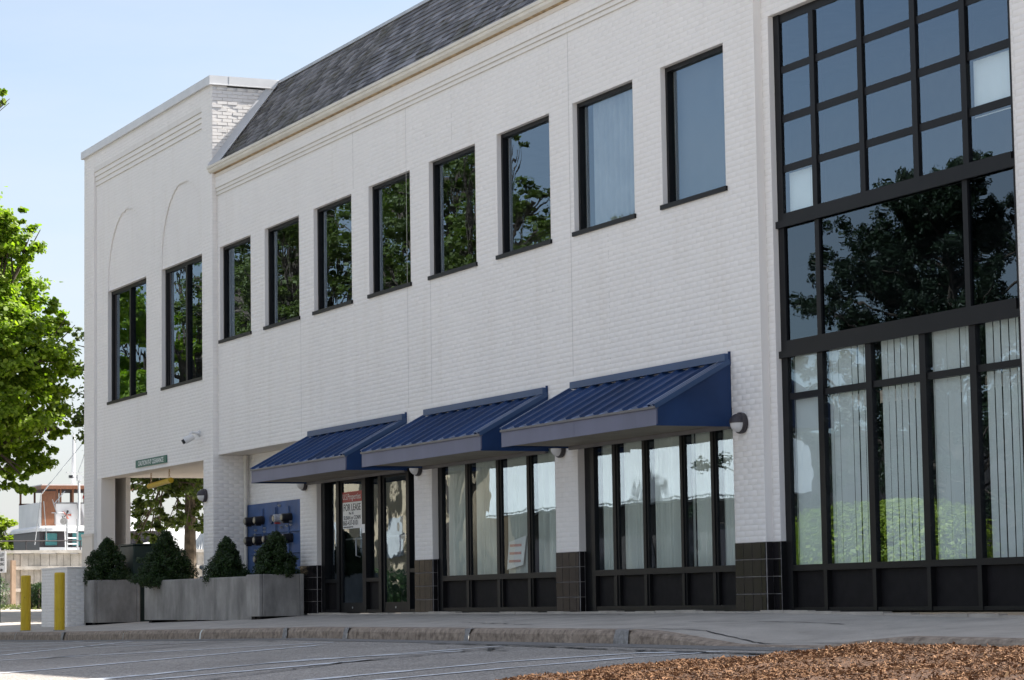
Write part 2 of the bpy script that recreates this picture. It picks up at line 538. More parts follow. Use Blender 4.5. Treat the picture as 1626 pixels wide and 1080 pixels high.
# ------------------------------------------------------------------ ground heights
BASE = [(-76, 0.22), (-72, 0.18), (-60, -0.12), (-55, -0.20), (-40.5, -0.012), (-26, -0.012), (-21, -0.07), (-10, -0.10)]
KTOP = [(-76, 0.15), (-72, 0.12), (-60, -0.20), (-52, -0.32), (-45.7, -0.28), (-33, -0.155), (-23.8, -0.150), (-23.2, -0.17), (-21.7, -0.292), (-20.2, -0.292), (-19.6, -0.24), (-18.8, -0.19), (-16.9, -0.20), (-10, -0.22)]
KFULL = [(-76, 0.15), (-72, 0.12), (-60, -0.20), (-52, -0.32), (-45.7, -0.28), (-33, -0.155), (-23.8, -0.150), (-16.9, -0.16), (-10, -0.2)]
KY = -3.0
def z_base(x): return lerp_tab(BASE, x)
def z_kerb(x): return lerp_tab(KTOP, x)
def z_walk(x, y):
    if y >= 0: return z_base(x) + (0 if x > -46 else 0)
    t = min(1, -y / 3.0)
    return z_base(x) * (1 - t) + z_kerb(x) * t
def z_road(x, y):
    k = lerp_tab(KFULL, x) - 0.148
    d = max(0.0, KY - y)
    return k - 0.034 * min(d, 6.5) - 0.012 * max(0, min(d - 6.5, 8)) 

def frange(a, b, n): return [a + (b - a) * i / n for i in range(n + 1)]

# lot, pavement, kerb
mb = MB(); mb.grid(frange(-80, 14, 188), frange(-22, KY - 0.12, 60), z_road, M_ASPH)
lot = tag(build('parking_lot', mb), kind='structure')
mb = MB(); mb.grid(frange(-76, -10, 220), frange(KY + 0.15, 0.02, 12), z_walk, M_WALK)
mb.grid(frange(-76, -41.5, 60), frange(0.02, 16, 12), lambda x, y: z_base(x) if y > 0 else z_walk(x, y), M_WALK)
pav = tag(build('pavement', mb), kind='structure')
mb = MB(); mb.grid([-76, 60, 400], [-400, -22, 300], lambda x, y: -0.95, M_GROUND)
tag(build('ground', mb), kind='structure')
mb = MB(); mb.grid([-2500, -76], [-2000, 2500], lambda x, y: -1.6, M_WATER)
tag(build('harbour_water', mb), kind='structure')

kerb = MB()
# gutter strip under the kerb
xs = frange(-76, -10, 132)
gm = MB()
for a, b_ in zip(xs, xs[1:]):
    gm.face([(a, KY - 0.35, z_road(a, KY - 0.35) + 0.004), (b_, KY - 0.35, z_road(b_, KY - 0.35) + 0.004), (b_, KY - 0.02, z_road(b_, KY) + 0.010), (a, KY - 0.02, z_road(a, KY) + 0.010)])
kerb_o = tag(build('kerb', gm, M_GUTTERC), kind='structure')
joints = [-76, -70, -64, -58, -52.6, -49.2, -45.7, -41.9, -37.8, -33.99, -31.66, -27.75, -23.84, -21.2, -19.2, -16.2, -13, -10]
for i, (a, b_) in enumerate(zip(joints, joints[1:])):
    n = max(4, int((b_ - a) / 0.25)); s = MB(); jr = random.Random(i)
    px = frange(a + 0.012, b_ - 0.012, n)
    prof = []
    for x in px:
        zt = z_kerb(x) + jr.uniform(-.004, .004); zb = z_road(x, KY) - 0.04
        w = jr.uniform(-.006, .006)
        h = zt - zb
        prof.append([(x, KY - 0.02 + w, zb), (x, KY - 0.005 + w, zb + h * 0.75), (x, KY + 0.02 + w, zt - 0.004), (x, KY + 0.05, zt + 0.004), (x, KY + 0.17, z_walk(x, KY + 0.17) + 0.004)])
    n0 = len(s.v)
    for p in prof: s.v += p
    for j in range(len(prof) - 1):
        for k in range(4):
            q = n0 + j * 5 + k
            s.f.append((q, q + 5, q + 6, q + 1))
    s.m = [0] * len(s.f)
    build('kerb_stone', s, M_KERB, kerb_o)
for x in (-45.7, -33.99, -31.66, -27.75, -23.84):
    s = MB(); w = 0.085 if x != -23.84 else 0.17
    zt = z_kerb(x); zb = z_road(x, KY) - 0.02
    n = 7; jr = random.Random(int(x * 10)); row = []
    for i in range(n + 1):
        xx = x - w + 2 * w * i / n
        row.append([(xx - 0.02, KY - 0.030 - jr.uniform(0, .012), zb), (xx - 0.01 + jr.uniform(-.02, .02), KY - 0.024 - jr.uniform(0, .008), (zt + zb) / 2), (xx, KY - 0.012, zt + 0.002), (xx, KY + 0.03, zt + 0.009)])
    row = [[(p_[0] + jr.uniform(-.035, .035), p_[1], p_[2]) for p_ in p] for p in row]
    for p in row: s.v += p
    for i in range(n):
        for k in range(3):
            q = i * 4 + k; s.f.append((q, q + 4, q + 5, q + 1))
    s.m = [0] * len(s.f)
    build('mortar_patch', s, M_MORTAR, kerb_o)
# concrete footing strip along the shop fronts
s = MB()
for a, b_ in zip(frange(-41, -10, 60), frange(-41, -10, 60)[1:]):
    jz = rng.uniform(-.012, .012)
    s.box(a, b_ - 0.002, -0.10 - rng.uniform(0, .02), 0.0, z_base((a + b_) / 2) - 0.1, 0.010 + jz + (z_base((a + b_) / 2) + 0.012), M_WALK)
build('footing_edge', s, None, pav)

def strip(mb, pts, w, fz, dz, mat, jag=0.0, seed=1):
    jr = random.Random(seed)
    P = []
    for (x0, y0), (x1, y1) in zip(pts, pts[1:]):
        n = max(2, int(math.hypot(x1 - x0, y1 - y0) / 0.15))
        for i in range(n): P.append((x0 + (x1 - x0) * i / n, y0 + (y1 - y0) * i / n))
    P.append(pts[-1])
    if jag: P = [(x + jr.uniform(-jag, jag), y + jr.uniform(-jag, jag)) for x, y in P]
    L = []
    for i, (x, y) in enumerate(P):
        x0, y0 = P[max(i - 1, 0)]; x1, y1 = P[min(i + 1, len(P) - 1)]
        l = math.hypot(x1 - x0, y1 - y0) or 1
        nx, ny = -(y1 - y0) / l, (x1 - x0) / l
        ww = w * (0.5 + (jr.uniform(-.3, .35) if jag else 0))
        L.append([(x + nx * ww, y + ny * ww), (x - nx * ww, y - ny * ww)])
    for a, b_ in zip(L, L[1:]):
        mb.face([(p[0], p[1], fz(*p) + dz) for p in (a[0], a[1], b_[1], b_[0])], mat)

LINES = [[(-33.85, -7.02), (-39.79, -3.5)], [(-45.17, -4.27), (-42.97, -3.4)], [(-35.6, -5.28), (-35.33, -3.72)], [(-26.2, -9.6), (-26.87, -8.22), (-29.8, -4.05)],
         [(-22.8, -9.4), (-23.25, -8.62), (-24.66, -6.64), (-25.51, -3.59)], [(-23.0, -9.4), (-23.72, -8.07), (-25.08, -5.96), (-24.75, -4.38)], [(-22.0, -9.4), (-22.55, -8.33), (-23.96, -5.73)],
         [(-20.0, -9.0), (-20.45, -7.62), (-21.51, -5.41), (-21.54, -3.99), (-20.67, -3.57)], [(-19.2, -8.8), (-19.63, -7.34), (-20.24, -5.99), (-20.68, -4.54), (-20.74, -3.73)],
         [(-31.5, -8.6), (-30.6, -3.6)], [(-37.9, -8.5), (-37.2, -3.6)], [(-41, -9), (-40.8, -3.6)], [(-16.8, -8.8), (-17.2, -3.7)]]
for i, L in enumerate(LINES):
    s = MB(); strip(s, L, 0.125, z_road, 0.006, M_LINE, 0.004, i)
    build('painted_line', s, None, lot)
CR = [[(-27.9, -3.45), (-25.7, -3.5), (-23.85, -3.64), (-22.21, -3.77), (-19.32, -3.77), (-15, -3.7)], [(-21.2, -9.0), (-21.78, -7.98), (-23.61, -6.15), (-24.95, -3.84)],
      [(-30.77, -7.39), (-33.42, -4.11)], [(-25.0, -3.95), (-24.3, -4.3), (-24.0, -4.2)], [(-35, -4.2), (-32.6, -3.6)], [(-43, -6.0), (-35, -4.3)]]
for i, L in enumerate(CR):
    s = MB(); strip(s, L, 0.05 if i else 0.075, z_road, 0.010, M_TAR, 0.03, 40 + i)
    build('tar_crack', s, None, lot)
# paler hair cracks / joints in the pavement
for i, L in enumerate([[(-25.0, -1.6), (-22.5, -1.2)], [(-30.5, -1.9), (-27.5, -2.3)], [(-24.2, -2.9), (-23.0, -2.5), (-21.3, -2.75), (-19.0, -2.4)], [(-36.5, -2.9), (-36.5, -0.1)], [(-33, -0.5), (-29, -0.35)]]):
    s = MB(); strip(s, L, 0.022, z_walk, 0.006, M_TAR, 0.02, 70 + i)
    build('pavement_crack', s, None, pav)

# ------------------------------------------------------------------ the building
bld = thing('brick_building', 'long white painted brick building with slate mansard roof and taller square end tower', 'building', (-40, 4, 0))
CO = 1 / 15.0     # brick course
PITCH = 0.2032

def rect_cells(x0, x1, z0, z1, ops):
    xs = sorted({x0, x1, *[max(x0, min(x1, v)) for o in ops for v in o[:2]]})
    zs = sorted({z0, z1, *[max(z0, min(z1, v)) for o in ops for v in o[2:4]]})
    out = []
    for a, b_ in zip(xs, xs[1:]):
        for c, d in zip(zs, zs[1:]):
            mx, mz = (a + b_) / 2, (c + d) / 2
            if not any(o[0] < mx < o[1] and o[2] < mz < o[3] for o in ops):
                out.append((a, b_, c, d))
    return out

class BrickSet:
    """bricks of a wall facing -y (axis 'y') or +x (axis 'x')"""
    def __init__(s): s.items = []
    def add(s, u0, u1, z0, z1, depth, axis='y', proud=0.005):
        s.items.append((u0, u1, z0, z1, depth, axis, proud))
    def mesh(s, name, parent, items=None):
        it = items if items is not None else s.items
        V = np.zeros((len(it), 8, 3)); 
        for i, (u0, u1, z0, z1, d, ax, pr) in enumerate(it):
            e = 0.0022; j = nr.uniform(-0.0005, 0.0007, 4) if ax == 'y' else (nr.uniform(-0.004, 0.005, 4) if pr > 0.006 else nr.uniform(-0.0002, 0.0002, 4))
            f = pr
            if ax == 'y':
                V[i] = [(u0, d, z0), (u1, d, z0), (u1, d, z1), (u0, d, z1),
                        (u0 + e, d - f - j[0], z0 + e), (u1 - e, d - f - j[1], z0 + e), (u1 - e, d - f - j[2], z1 - e), (u0 + e, d - f - j[3], z1 - e)]
            else:
                V[i] = [(d, u0, z0), (d, u1, z0), (d, u1, z1), (d, u0, z1),
                        (d + f + j[0], u0 + e, z0 + e), (d + f + j[1], u1 - e, z0 + e), (d + f + j[2], u1 - e, z1 - e), (d + f + j[3], u0 + e, z1 - e)]
        base = np.array([(4, 5, 6, 7), (0, 1, 5, 4), (1, 2, 6, 5), (2, 3, 7, 6), (3, 0, 4, 7)])
        F = (base[None] + (np.arange(len(it)) * 8)[:, None, None]).reshape(-1, 4)
        o = np_mesh(name, V.reshape(-1, 3), F, M_WHITE, parent)
        o['kind'] = 'stuff'
        return o

def lay(bs, u0, u1, z0, z1, ops, depth, axis='y', dfun=None, proud=0.0013, skip=0.0):
    k0 = int(round(z0 / CO)); k1 = int(round(z1 / CO))
    jr = random.Random(int(abs(u0) * 100 + k0))
    for k in range(k0, k1):
        za = k * CO + 0.003; zb = (k + 1) * CO - 0.003
        zm = (za + zb) / 2
        iv = [(u0, u1)]
        for o in ops:
            if o[2] < zm < o[3]:
                nv = []
                for a, b_ in iv:
                    if o[1] <= a or o[0] >= b_: nv.append((a, b_)); continue
                    if a < o[0]: nv.append((a, o[0]))
                    if b_ > o[1]: nv.append((o[1], b_))
                iv = nv
        off = (k % 2) * PITCH / 2
        for a, b_ in iv:
            n0 = math.floor((a - off) / PITCH)
            x = n0 * PITCH + off
            while x < b_:
                p, q = max(a, x) , min(b_, x + PITCH)
                if q - p > 0.03:
                    pa = p + (0.002 if p > a + 1e-6 else 0.0); qa = q - (0.002 if q < b_ - 1e-6 else 0.0)
                    d = depth + (dfun(0.5 * (pa + qa), zm) if dfun else 0.0)
                    if jr.random() > skip:
                        bs.add(pa, qa, za, zb, d, axis, proud)
                x += PITCH

def wall_backing(mb, x0, x1, z0, z1, ops, y, mat):
    for a, b_, c, d in rect_cells(x0, x1, z0, z1, ops):
        mb.face([(a, y, c), (b_, y, c), (b_, y, d), (a, y, d)], mat)

def reveal(mb, o, y, depth, mat, sides='LRTB'):
    x0, x1, z0, z1 = o[:4]; yb = y + depth; y = y - 0.004
    if 'L' in sides: mb.face([(x0, y, z0), (x0, yb, z0), (x0, yb, z1), (x0, y, z1)], mat)
    if 'R' in sides: mb.face([(x1, yb, z0), (x1, y, z0), (x1, y, z1), (x1, yb, z1)], mat)
    if 'T' in sides: mb.face([(x0, y, z1), (x0, yb, z1), (x1, yb, z1), (x1, y, z1)], mat)
    if 'B' in sides: mb.face([(x0, yb, z0), (x0, y, z0), (x1, y, z0), (x1, yb, z0)], mat)

# --- main wall, x -45.98 .. -26.03, plus its continuation right of the glazed bay
XL, XR = -45.98, -26.03
WINX = [(-45.82 + 2.4757 * i, -44.07 + 2.4757 * i) for i in range(8)]
WINX = [(-45.83, -44.08), (-43.32, -41.55), (-40.83, -39.07), (-38.31, -36.58), (-35.83, -34.10), (-33.34, -31.60), (-30.87, -29.12), (-28.36, -26.76)]
WZ0, WZ1 = 75 * CO, 102 * CO
W_OPS = [(a, b_, WZ0, WZ1) for a, b_ in WINX]
G_TOP = 36 * CO
G_OPS = [(-40.79, -36.55, -0.1, G_TOP), (-35.86, -31.60, -0.1, G_TOP), (-30.90, -26.74, -0.1, G_TOP)]
REC = (XL, -41.60, -0.5, 44 * CO)
TILE = [(XL, XR, -0.5, 12 * CO)]
J_OPS = [(-31.0, -30.988, 3.12, 8.2), (-36.74, -36.728, 3.12, 8.2), (-35.83, -35.818, 3.12, 5.0), (-41.51, -41.498, 3.0, 5.0), (-38.99, -38.978, 6.87, 8.2)]
main = MB()
wall_backing(main, XL, XR, -0.3, 8.30, W_OPS + G_OPS + [REC], 0.0, M_JOINT)
for o in W_OPS: reveal(main, o, 0.0, 0.20, M_WHITE)
for o in G_OPS:
    reveal(main, (o[0], o[1], 0.8, o[3]), 0.0, 0.25, M_WHITE, 'LRT'); reveal(main, (o[0], o[1], -0.1, 0.8), 0.0, 0.25, M_BLACK, 'LR')
# underside and back of the recess
main.face([(XL, 0.62, REC[3]), (REC[1], 0.62, REC[3]), (REC[1], -0.004, REC[3]), (XL, -0.004, REC[3])], M_STUCCO)
main.face([(REC[1], 0.6, -0.4), (REC[1], 0, -0.4), (REC[1], 0, REC[3]), (REC[1], 0.6, REC[3])], M_WHITE)
main.face([(XL, 0.6, -0.4), (REC[1], 0.6, -0.4), (REC[1], 0.6, REC[3]), (XL, 0.6, REC[3])], M_JOINT)
# step down to the bay surround
main.face([(XR, 0.10, -0.3), (XR, 0, -0.3), (XR, 0, 8.3), (XR, 0.10, 8.3)], M_WHITE)
wall_o = build('wall', main, None, bld)
bs = BrickSet()
def band_step(x, z):
    return -(0.012 * ((z > 7.80) + (z > 7.87) + (z > 7.935)))
lay(bs, XL, XR, 0.8, 8.2667, W_OPS + G_OPS + [REC] + J_OPS, 0.0, dfun=band_step)
# shelves for the stepped-out courses
for i, z in enumerate((7.80, 7.8667, 7.9333)):
    pass
lay(bs, XL, REC[1], -0.2, 44 * CO, [], 0.6)
# band bodies
bm = MB()
for i, (za, zb) in enumerate(((117 * CO, 118 * CO), (118 * CO, 119 * CO), (119 * CO, 124.4 * CO))):
    bm.box(XL, XR, -0.012 * (i + 1), 0.002, za + 0.001, zb, M_JOINT, 'y'); bm.box(XL, XR, -0.012 * (i + 1) - 0.003, 0.002, za - 0.009, za, M_BANDLINE, 'yz')
build('brick_band', bm, None, bld)
# choose the biggest bricks (nearest the camera) as single parts
def dist(it):
    u0, u1, z0, z1, d, ax, pr = it
    p = Vector(((u0 + u1) / 2, d, (z0 + z1) / 2)) if ax == 'y' else Vector((d, (u0 + u1) / 2, (z0 + z1) / 2))
    return (p - CAM).length

sj = MB()
for x_, a_, b_ in [(o[0], o[2], o[3]) for o in J_OPS]: sj.box(x_, x_ + 0.012, -0.0008, 0.003, a_, b_ if b_ < 7.8 else 7.79, M_SEAL, 'y')
for x_, a_, b_ in ((-34.96, 7.0, 7.79), (-29.9, 3.2, 4.9)): sj.box(x_, x_ + 0.01, -0.0012, 0.003, a_, b_, M_SEAL, 'y')
build('sealant_joint', sj, None, wall_o)['kind'] = 'stuff'
# --- bay surround and wall to the right of the glazed bay
BX0, BX1 = -25.86, -21.12
BZ1 = 104 * CO
bay = MB()
wall_backing(bay, XR, -20.95, -0.3, 8.30, [(BX0, BX1, -0.4, BZ1)], 0.10, M_JOINT)
reveal(bay, (BX0, BX1, 0.8, BZ1), 0.10, 0.20, M_WHITE, 'LRT'); reveal(bay, (BX0, BX1, -0.3, 0.8), 0.10, 0.20, M_BLACK, 'LR')
bay.face([(-20.95, 0, -0.3), (-20.95, 0.10, -0.3), (-20.95, 0.10, 8.3), (-20.95, 0, 8.3)], M_WHITE)
wall_backing(bay, -20.95, -12.0, -0.3, 8.30, [], 0.0, M_JOINT)
build('wall', bay, None, bld)
lay(bs, XR, -20.95, 0.8, 8.2667, [(BX0, BX1, -0.4, BZ1)], 0.10)
lay(bs, -20.95, -12.0, 0.0, 8.2667, [], 0.0)

# --- tower
TX0, TX1 = -54.85, -45.98
TY = -0.10
TOPZ = 9.93
T_OPS = [(-53.16, -50.37, 66 * CO, 102 * CO), (-49.33, -46.56, 66 * CO, 102 * CO)]
PASS = (-53.50, -46.56, -0.6, 43 * CO)
PAN = (-54.05, -46.60)       # recessed panel between the corner pilasters
tw = MB()
PY = -0.05
wall_backing(tw, TX0, PAN[0], -0.4, TOPZ, [PASS], TY, M_JOINT)
wall_backing(tw, PAN[1], TX1, -0.4, TOPZ, [PASS], TY, M_JOINT)
ARC = [(-51.765, 1.395, 6.98), (-47.945, 1.385, 6.98)]
TH = 0.022
wall_backing(tw, PAN[0], PAN[1], -0.4, 9.2, T_OPS + [PASS] + [(cx - r, cx + r, 102 * CO, 8.45) for cx, r, zc in ARC], PY, M_JOINT)
for cx, r, zc in ARC:
    tw.face([(cx - r, PY + TH, 102 * CO), (cx + r, PY + TH, 102 * CO), (cx + r, PY + TH, 8.45), (cx - r, PY + TH, 8.45)], M_JOINT)
    n_ = 40
    for i in range(n_):
        a0, a1 = math.pi - math.pi * i / n_, math.pi - math.pi * (i + 1) / n_
        xa, za, xb, zb = cx + r * math.cos(a0), zc + r * math.sin(a0), cx + r * math.cos(a1), zc + r * math.sin(a1)
        tw.face([(xa, PY, za), (xb, PY, zb), (xb, PY, 8.45), (xa, PY, 8.45)], M_JOINT)
tw.face([(PAN[0], PY, -0.4), (PAN[0], TY - 0.004, -0.4), (PAN[0], TY - 0.004, TOPZ), (PAN[0], PY, TOPZ)][::-1], M_WHITE)
for i in range(4):
    za = (138 + i * 1.5) * CO
    zb = (138 + (i + 1) * 1.5) * CO if i < 3 else TOPZ
    tw.box(PAN[0], PAN[1], PY - 0.0125 * (i + 1), PY + 0.02, za, zb, M_WHITE if i < 3 else M_JOINT, 'y'); tw.box(PAN[0], PAN[1], PY - 0.0125 * (i + 1) - 0.003, PY + 0.02, za - 0.012, za, M_BANDLINE, 'yz')
for o in T_OPS: reveal(tw, o, PY, 0.2, M_WHITE)
# passage faces, piers, roof slab
tw.face([(PASS[0], TY - 0.004, -0.4), (PASS[0], 0.20, -0.4), (PASS[0], 0.20, PASS[3]), (PASS[0], TY - 0.004, PASS[3])], M_WHITE)
tw.face([(PASS[0], 0.2, -0.4), (-53.72, 0.2, -0.4), (-53.72, 0.2, 2.95), (PASS[0], 0.2, 2.95)], M_WHITE)
tw.box(TX0 + 0.3, -53.72, 0.5, 0.60, -0.4, 2.95, M_WHITE, 'yXYx')
tw.box(TX0, TX0 + 0.3, TY, 0.60, -0.4, 2.95, M_WHITE, 'xYX')
tw.box(PASS[1], TX1, TY + 0.001, 0.60, -0.4, 2.95, M_WHITE, 'xY')
tw.face([(PASS[0], TY - 0.004, PASS[3]), (PASS[0], 0.30, PASS[3]), (PASS[1], 0.30, PASS[3]), (PASS[1], TY - 0.004, PASS[3])], M_STUCCO)
tw.face([(PASS[0], 0.30, PASS[3]), (PASS[0], 0.30, 2.95), (PASS[1], 0.30, 2.95), (PASS[1], 0.30, PASS[3])], M_STUCCO)
tw.face([(TX0, 0.30, 2.95), (TX0, 9, 2.95), (TX1, 9, 2.95), (TX1, 0.30, 2.95)], M_STUCCO)
tw.box(TX0, TX1, TY + 0.3, 9.0, 2.955, TOPZ, M_JOINT, 'xYz')
tw.face([(TX0, TY, 2.95), (TX0, TY + 0.3, 2.95), (TX0, TY + 0.3, TOPZ), (TX0, TY, TOPZ)][::-1], M_JOINT)
tw.box(TX0, TX0 + 0.6, 6.5, 9.0, -0.4, 2.95, M_WHITE)
tw.box(TX1 - 0.6, TX1 - 0.002, 6.5, 9.0, -0.4, 2.95, M_WHITE)
tw.face([(TX1, TY, -0.4), (TX1, 0.6, -0.4), (TX1, 0.6, 2.93), (TX1, TY, 2.93)], M_JOINT)
tw.face([(TX1, TY, 2.93), (TX1, 0.02, 2.93), (TX1, 0.02, TOPZ), (TX1, TY, TOPZ)], M_JOINT)
tw.face([(TX1, 0.02, 8.2), (TX1, 9, 8.2), (TX1, 9, TOPZ), (TX1, 0.02, TOPZ)], M_JOINT)
tower_o = build('tower_wall', tw, None, bld)
def arch_ops():
    out = []
    for cx, r, zc in ARC:
        k = int(6.8 / CO)
        z = 102 * CO
        while z < zc + r:
            zm = z + CO / 2
            h = r if zm < zc else math.sqrt(max(0, r * r - (zm - zc) ** 2))
            if h > 0.05: out.append((cx - h, cx + h, z, z + CO))
            z += CO
    return out
AOPS = arch_ops()
lay(bs, TX0, PAN[0], -0.2, TOPZ - 0.06, [PASS], TY)
lay(bs, PAN[1], TX1, -0.2, TOPZ - 0.06, [PASS], TY)
lay(bs, PAN[0], PAN[1], 43 * CO, 9.2, T_OPS + AOPS, PY)
for ao in AOPS: lay(bs, ao[0], ao[1], ao[2], ao[3], [], PY + TH, proud=0.0013)
lay(bs, PAN[0], PAN[1], 9.6, TOPZ - 0.06, [], TY)
# raised field round the blind arches: smooth painted skin with true curves, infill bricks a little deeper
def arch_outline(cx, r, zc, n=28):
    pts = [(cx - r, 102 * CO)]
    pts += [(cx + r * math.cos(math.pi - math.pi * i / n), zc + r * math.sin(math.pi - math.pi * i / n)) for i in range(n + 1)]
    pts.append((cx + r, 102 * CO))
    return pts
for cx, r, zc in ARC:
    skin = MB()
    pts = arch_outline(cx, r, zc)
    for (xa, za), (xb, zb) in zip(pts, pts[1:]):
        skin.face([(xa, PY - 0.0015, za), (xb, PY - 0.0015, zb), (xb, PY + TH, zb), (xa, PY + TH, za)], M_WHITE)
    build('arch_rim', skin, None, bld)

side = BrickSet()
lay(side, TY, 0.60, -0.2, 44 * CO, [], TX1, 'x', proud=0.0012)
lay(side, TY, -0.001, 44 * CO, 8.2, [], TX1, 'x', proud=0.0012)
up = BrickSet()
def lay_tri():
    k0 = int(round(8.2667 / CO))
    for k in range(k0, int(9.9 / CO)):
        za = k * CO + 0.004; zb = (k + 1) * CO - 0.004; zm = k * CO + CO
        ymax = (zm - 8.30) / 1.70 * 1.25 + 0.04
        y = TY - (k % 2) * PITCH / 2
        while y < ymax:
            a, b_ = max(y, TY), min(y + PITCH, ymax)
            if b_ - a > 0.04: up.add(a + 0.004, b_ - 0.004, za, zb, TX1, 'x', 0.009)
            y += PITCH
lay_tri()
side.mesh('brickwork', tower_o)

# coping on tower
cp = MB()
for a, b_ in zip((-54.93, -53.4, -51.0, -48.6), (-53.4, -51.0, -48.6, -45.92)):
    cp.box(a + 0.003, b_ - 0.003, TY - 0.06, TY + 0.32, TOPZ - 0.02, TOPZ + 0.14, M_COPE)
cp.box(TX1 - 0.3, TX1 + 0.062, TY + 0.322, 9.05, TOPZ - 0.02, TOPZ + 0.14, M_COPE)
cp.box(TX1 - 0.1, TX1 + 0.066, TY - 0.063, 9.05, TOPZ - 0.035, TOPZ - 0.021, M_CAMW)
cp.box(TX0 - 0.06, TX0 + 0.3, TY + 0.322, 9.05, TOPZ - 0.02, TOPZ + 0.14, M_COPE)
cp.box(TX0, TX1, TY + 0.3, 9.0, TOPZ - 0.06, TOPZ - 0.03, M_ROOFGREY)
build('coping', cp, None, bld)
# pier plinth
pl = MB(); pl.box(TX0 - 0.02, PASS[0] - 0.55, TY - 0.045, TY - 0.006, -0.4, 1.66, M_STUCCO); pl.box(TX0 - 0.03, PASS[0] - 0.53, TY - 0.06, TY - 0.006, 1.662, 1.72, M_STUCCO)
build('pier_plinth', pl, None, bld)

# brick objects: nearest 210 facade bricks + the sunlit ones on the tower side
all_sorted = sorted(range(len(bs.items)), key=lambda i: dist(bs.items[i]) + (1000 if (bs.items[i][1] - bs.items[i][0] < 0.19 or bs.items[i][0] > -21.1) else 0))
single = set(all_sorted[:300 - min(90, len(up.items))])
bs.mesh('brickwork', wall_o, [it for i, it in enumerate(bs.items) if i not in single])
def brick_me(axis, proud):
    w = PITCH - 0.007; h = CO - 0.007; e = 0.0035
    c = [(0, 0, 0), (w, 0, 0), (w, 0, h), (0, 0, h), (e, -proud, e), (w - e, -proud, e), (w - e, -proud, h - e), (e, -proud, h - e)]
    if axis == 'x': c = [(-y, x, z) for x, y, z in c]
    me = bpy.data.meshes.new('brick')
    me.from_pydata(c, [], [(4, 5, 6, 7), (0, 1, 5, 4), (1, 2, 6, 5), (2, 3, 7, 6), (3, 0, 4, 7)])
    me.materials.append(M_WHITE); me.update()
    return me
BME = brick_me('y', 0.0015); BMX = brick_me('x', 0.010)
for i in sorted(single):
    u0, u1, z0, z1, d, ax, pr = bs.items[i]
    o = bpy.data.objects.new('brick', BME); COL.objects.link(o); o.parent = wall_o
    o.location = (u0, d - rng.uniform(-.0012, .0016), z0); o.scale = ((u1 - u0) / (PITCH - 0.007), 1, 1)
for n_, (u0, u1, z0, z1, d, ax, pr) in enumerate(up.items):
    if n_ >= 90: break
    o = bpy.data.objects.new('brick', BMX); COL.objects.link(o); o.parent = tower_o
    o.location = (d, u0, z0); o.scale = (rng.uniform(0.7, 1.4), (u1 - u0) / (PITCH - 0.007), 1)
    o.rotation_euler = (rng.uniform(-.01, .01), 0, rng.uniform(-.03, .03))
if len(up.items) > 90:
    up.mesh('brickwork', tower_o, up.items[90:])

# --- interiors, back and roof bodies
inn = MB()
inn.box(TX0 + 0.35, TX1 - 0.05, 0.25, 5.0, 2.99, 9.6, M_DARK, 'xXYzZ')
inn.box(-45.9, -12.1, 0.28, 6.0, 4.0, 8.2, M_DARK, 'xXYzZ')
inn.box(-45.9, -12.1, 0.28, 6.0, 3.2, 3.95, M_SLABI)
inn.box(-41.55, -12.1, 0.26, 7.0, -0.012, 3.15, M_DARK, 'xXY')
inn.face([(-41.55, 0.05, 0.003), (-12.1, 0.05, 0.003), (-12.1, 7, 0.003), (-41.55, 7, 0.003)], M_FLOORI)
build('interior_room', inn, None, bld)
bk = MB()
bk.face([(TX1, 12, -0.4), (-12, 12, -0.4), (-12, 12, 8.3), (TX1, 12, 8.3)][::-1], M_WHITE)
bk.face([(-12, 0, -0.4), (-12, 12, -0.4), (-12, 12, 8.3), (-12, 0, 8.3)], M_WHITE)
bk.face([(-45.98, 1.25, 10.0), (-12, 1.25, 10.0), (-12, 12, 10.0), (-45.98, 12, 10.0)], M_ROOFGREY)
bk.face([(-45.98, 12, 8.3), (-12, 12, 8.3), (-12, 12, 10.0), (-45.98, 12, 10.0)], M_ROOFGREY)
bk.face([(-12, 0, 8.3), (-12, 12, 8.3), (-12, 12, 10.0), (-12, 1.25, 10.0)], M_ROOFGREY)
build('rear_wall', bk, None, bld)

# --- mansard roof
rf = MB()
RZ0, RZ1, RY1 = 8.32, 10.0, 1.25
rf.face([(-45.97, -0.02, RZ0), (-12, -0.02, RZ0), (-12, RY1, RZ1), (-45.97, RY1, RZ1)], M_ROOFGREY)
rf.box(-45.97, -12, RY1 - 0.06, RY1 + 0.10, RZ1 - 0.01, RZ1 + 0.045, M_STEEL)
# side flashing against the tower
d0 = Vector((0, RY1 + 0.02, RZ1 - RZ0)).normalized(); nn = Vector((0, -d0.z, d0.y))
for off, w_ in ((0.0, 0.10),):
    a = Vector((-45.955, -0.06, RZ0 - 0.02)); b_ = a + d0 * 2.12
    q = [a + nn * 0.03, b_ + nn * 0.03, b_ + nn * 0.03 + Vector((w_, 0, 0)), a + nn * 0.03 + Vector((w_, 0, 0))]
    rf.face(q, M_COPE)
    q2 = [a + nn * 0.03, b_ + nn * 0.03, b_ + Vector((0, -.14, .06)), a + Vector((0, -.14, .06))]
    rf.face(q2, M_COPE)
roof_o = build('roof', rf, None, bld)
nrow = 15; L = (Vector((0, RY1 + 0.02, RZ1 - RZ0))).length; rh = L / nrow
shing = []
jr = random.Random(3)
for r in range(nrow):
    x = -45.80 + jr.uniform(-.15, 0)
    while x < -12.3:
        w = jr.uniform(0.19, 0.36)
        shing.append((x + 0.004, min(x + w - 0.004, -12.05), r, jr.uniform(-.012, .012), jr.uniform(0.010, 0.022), jr.uniform(-.02, .02)))
        x += w
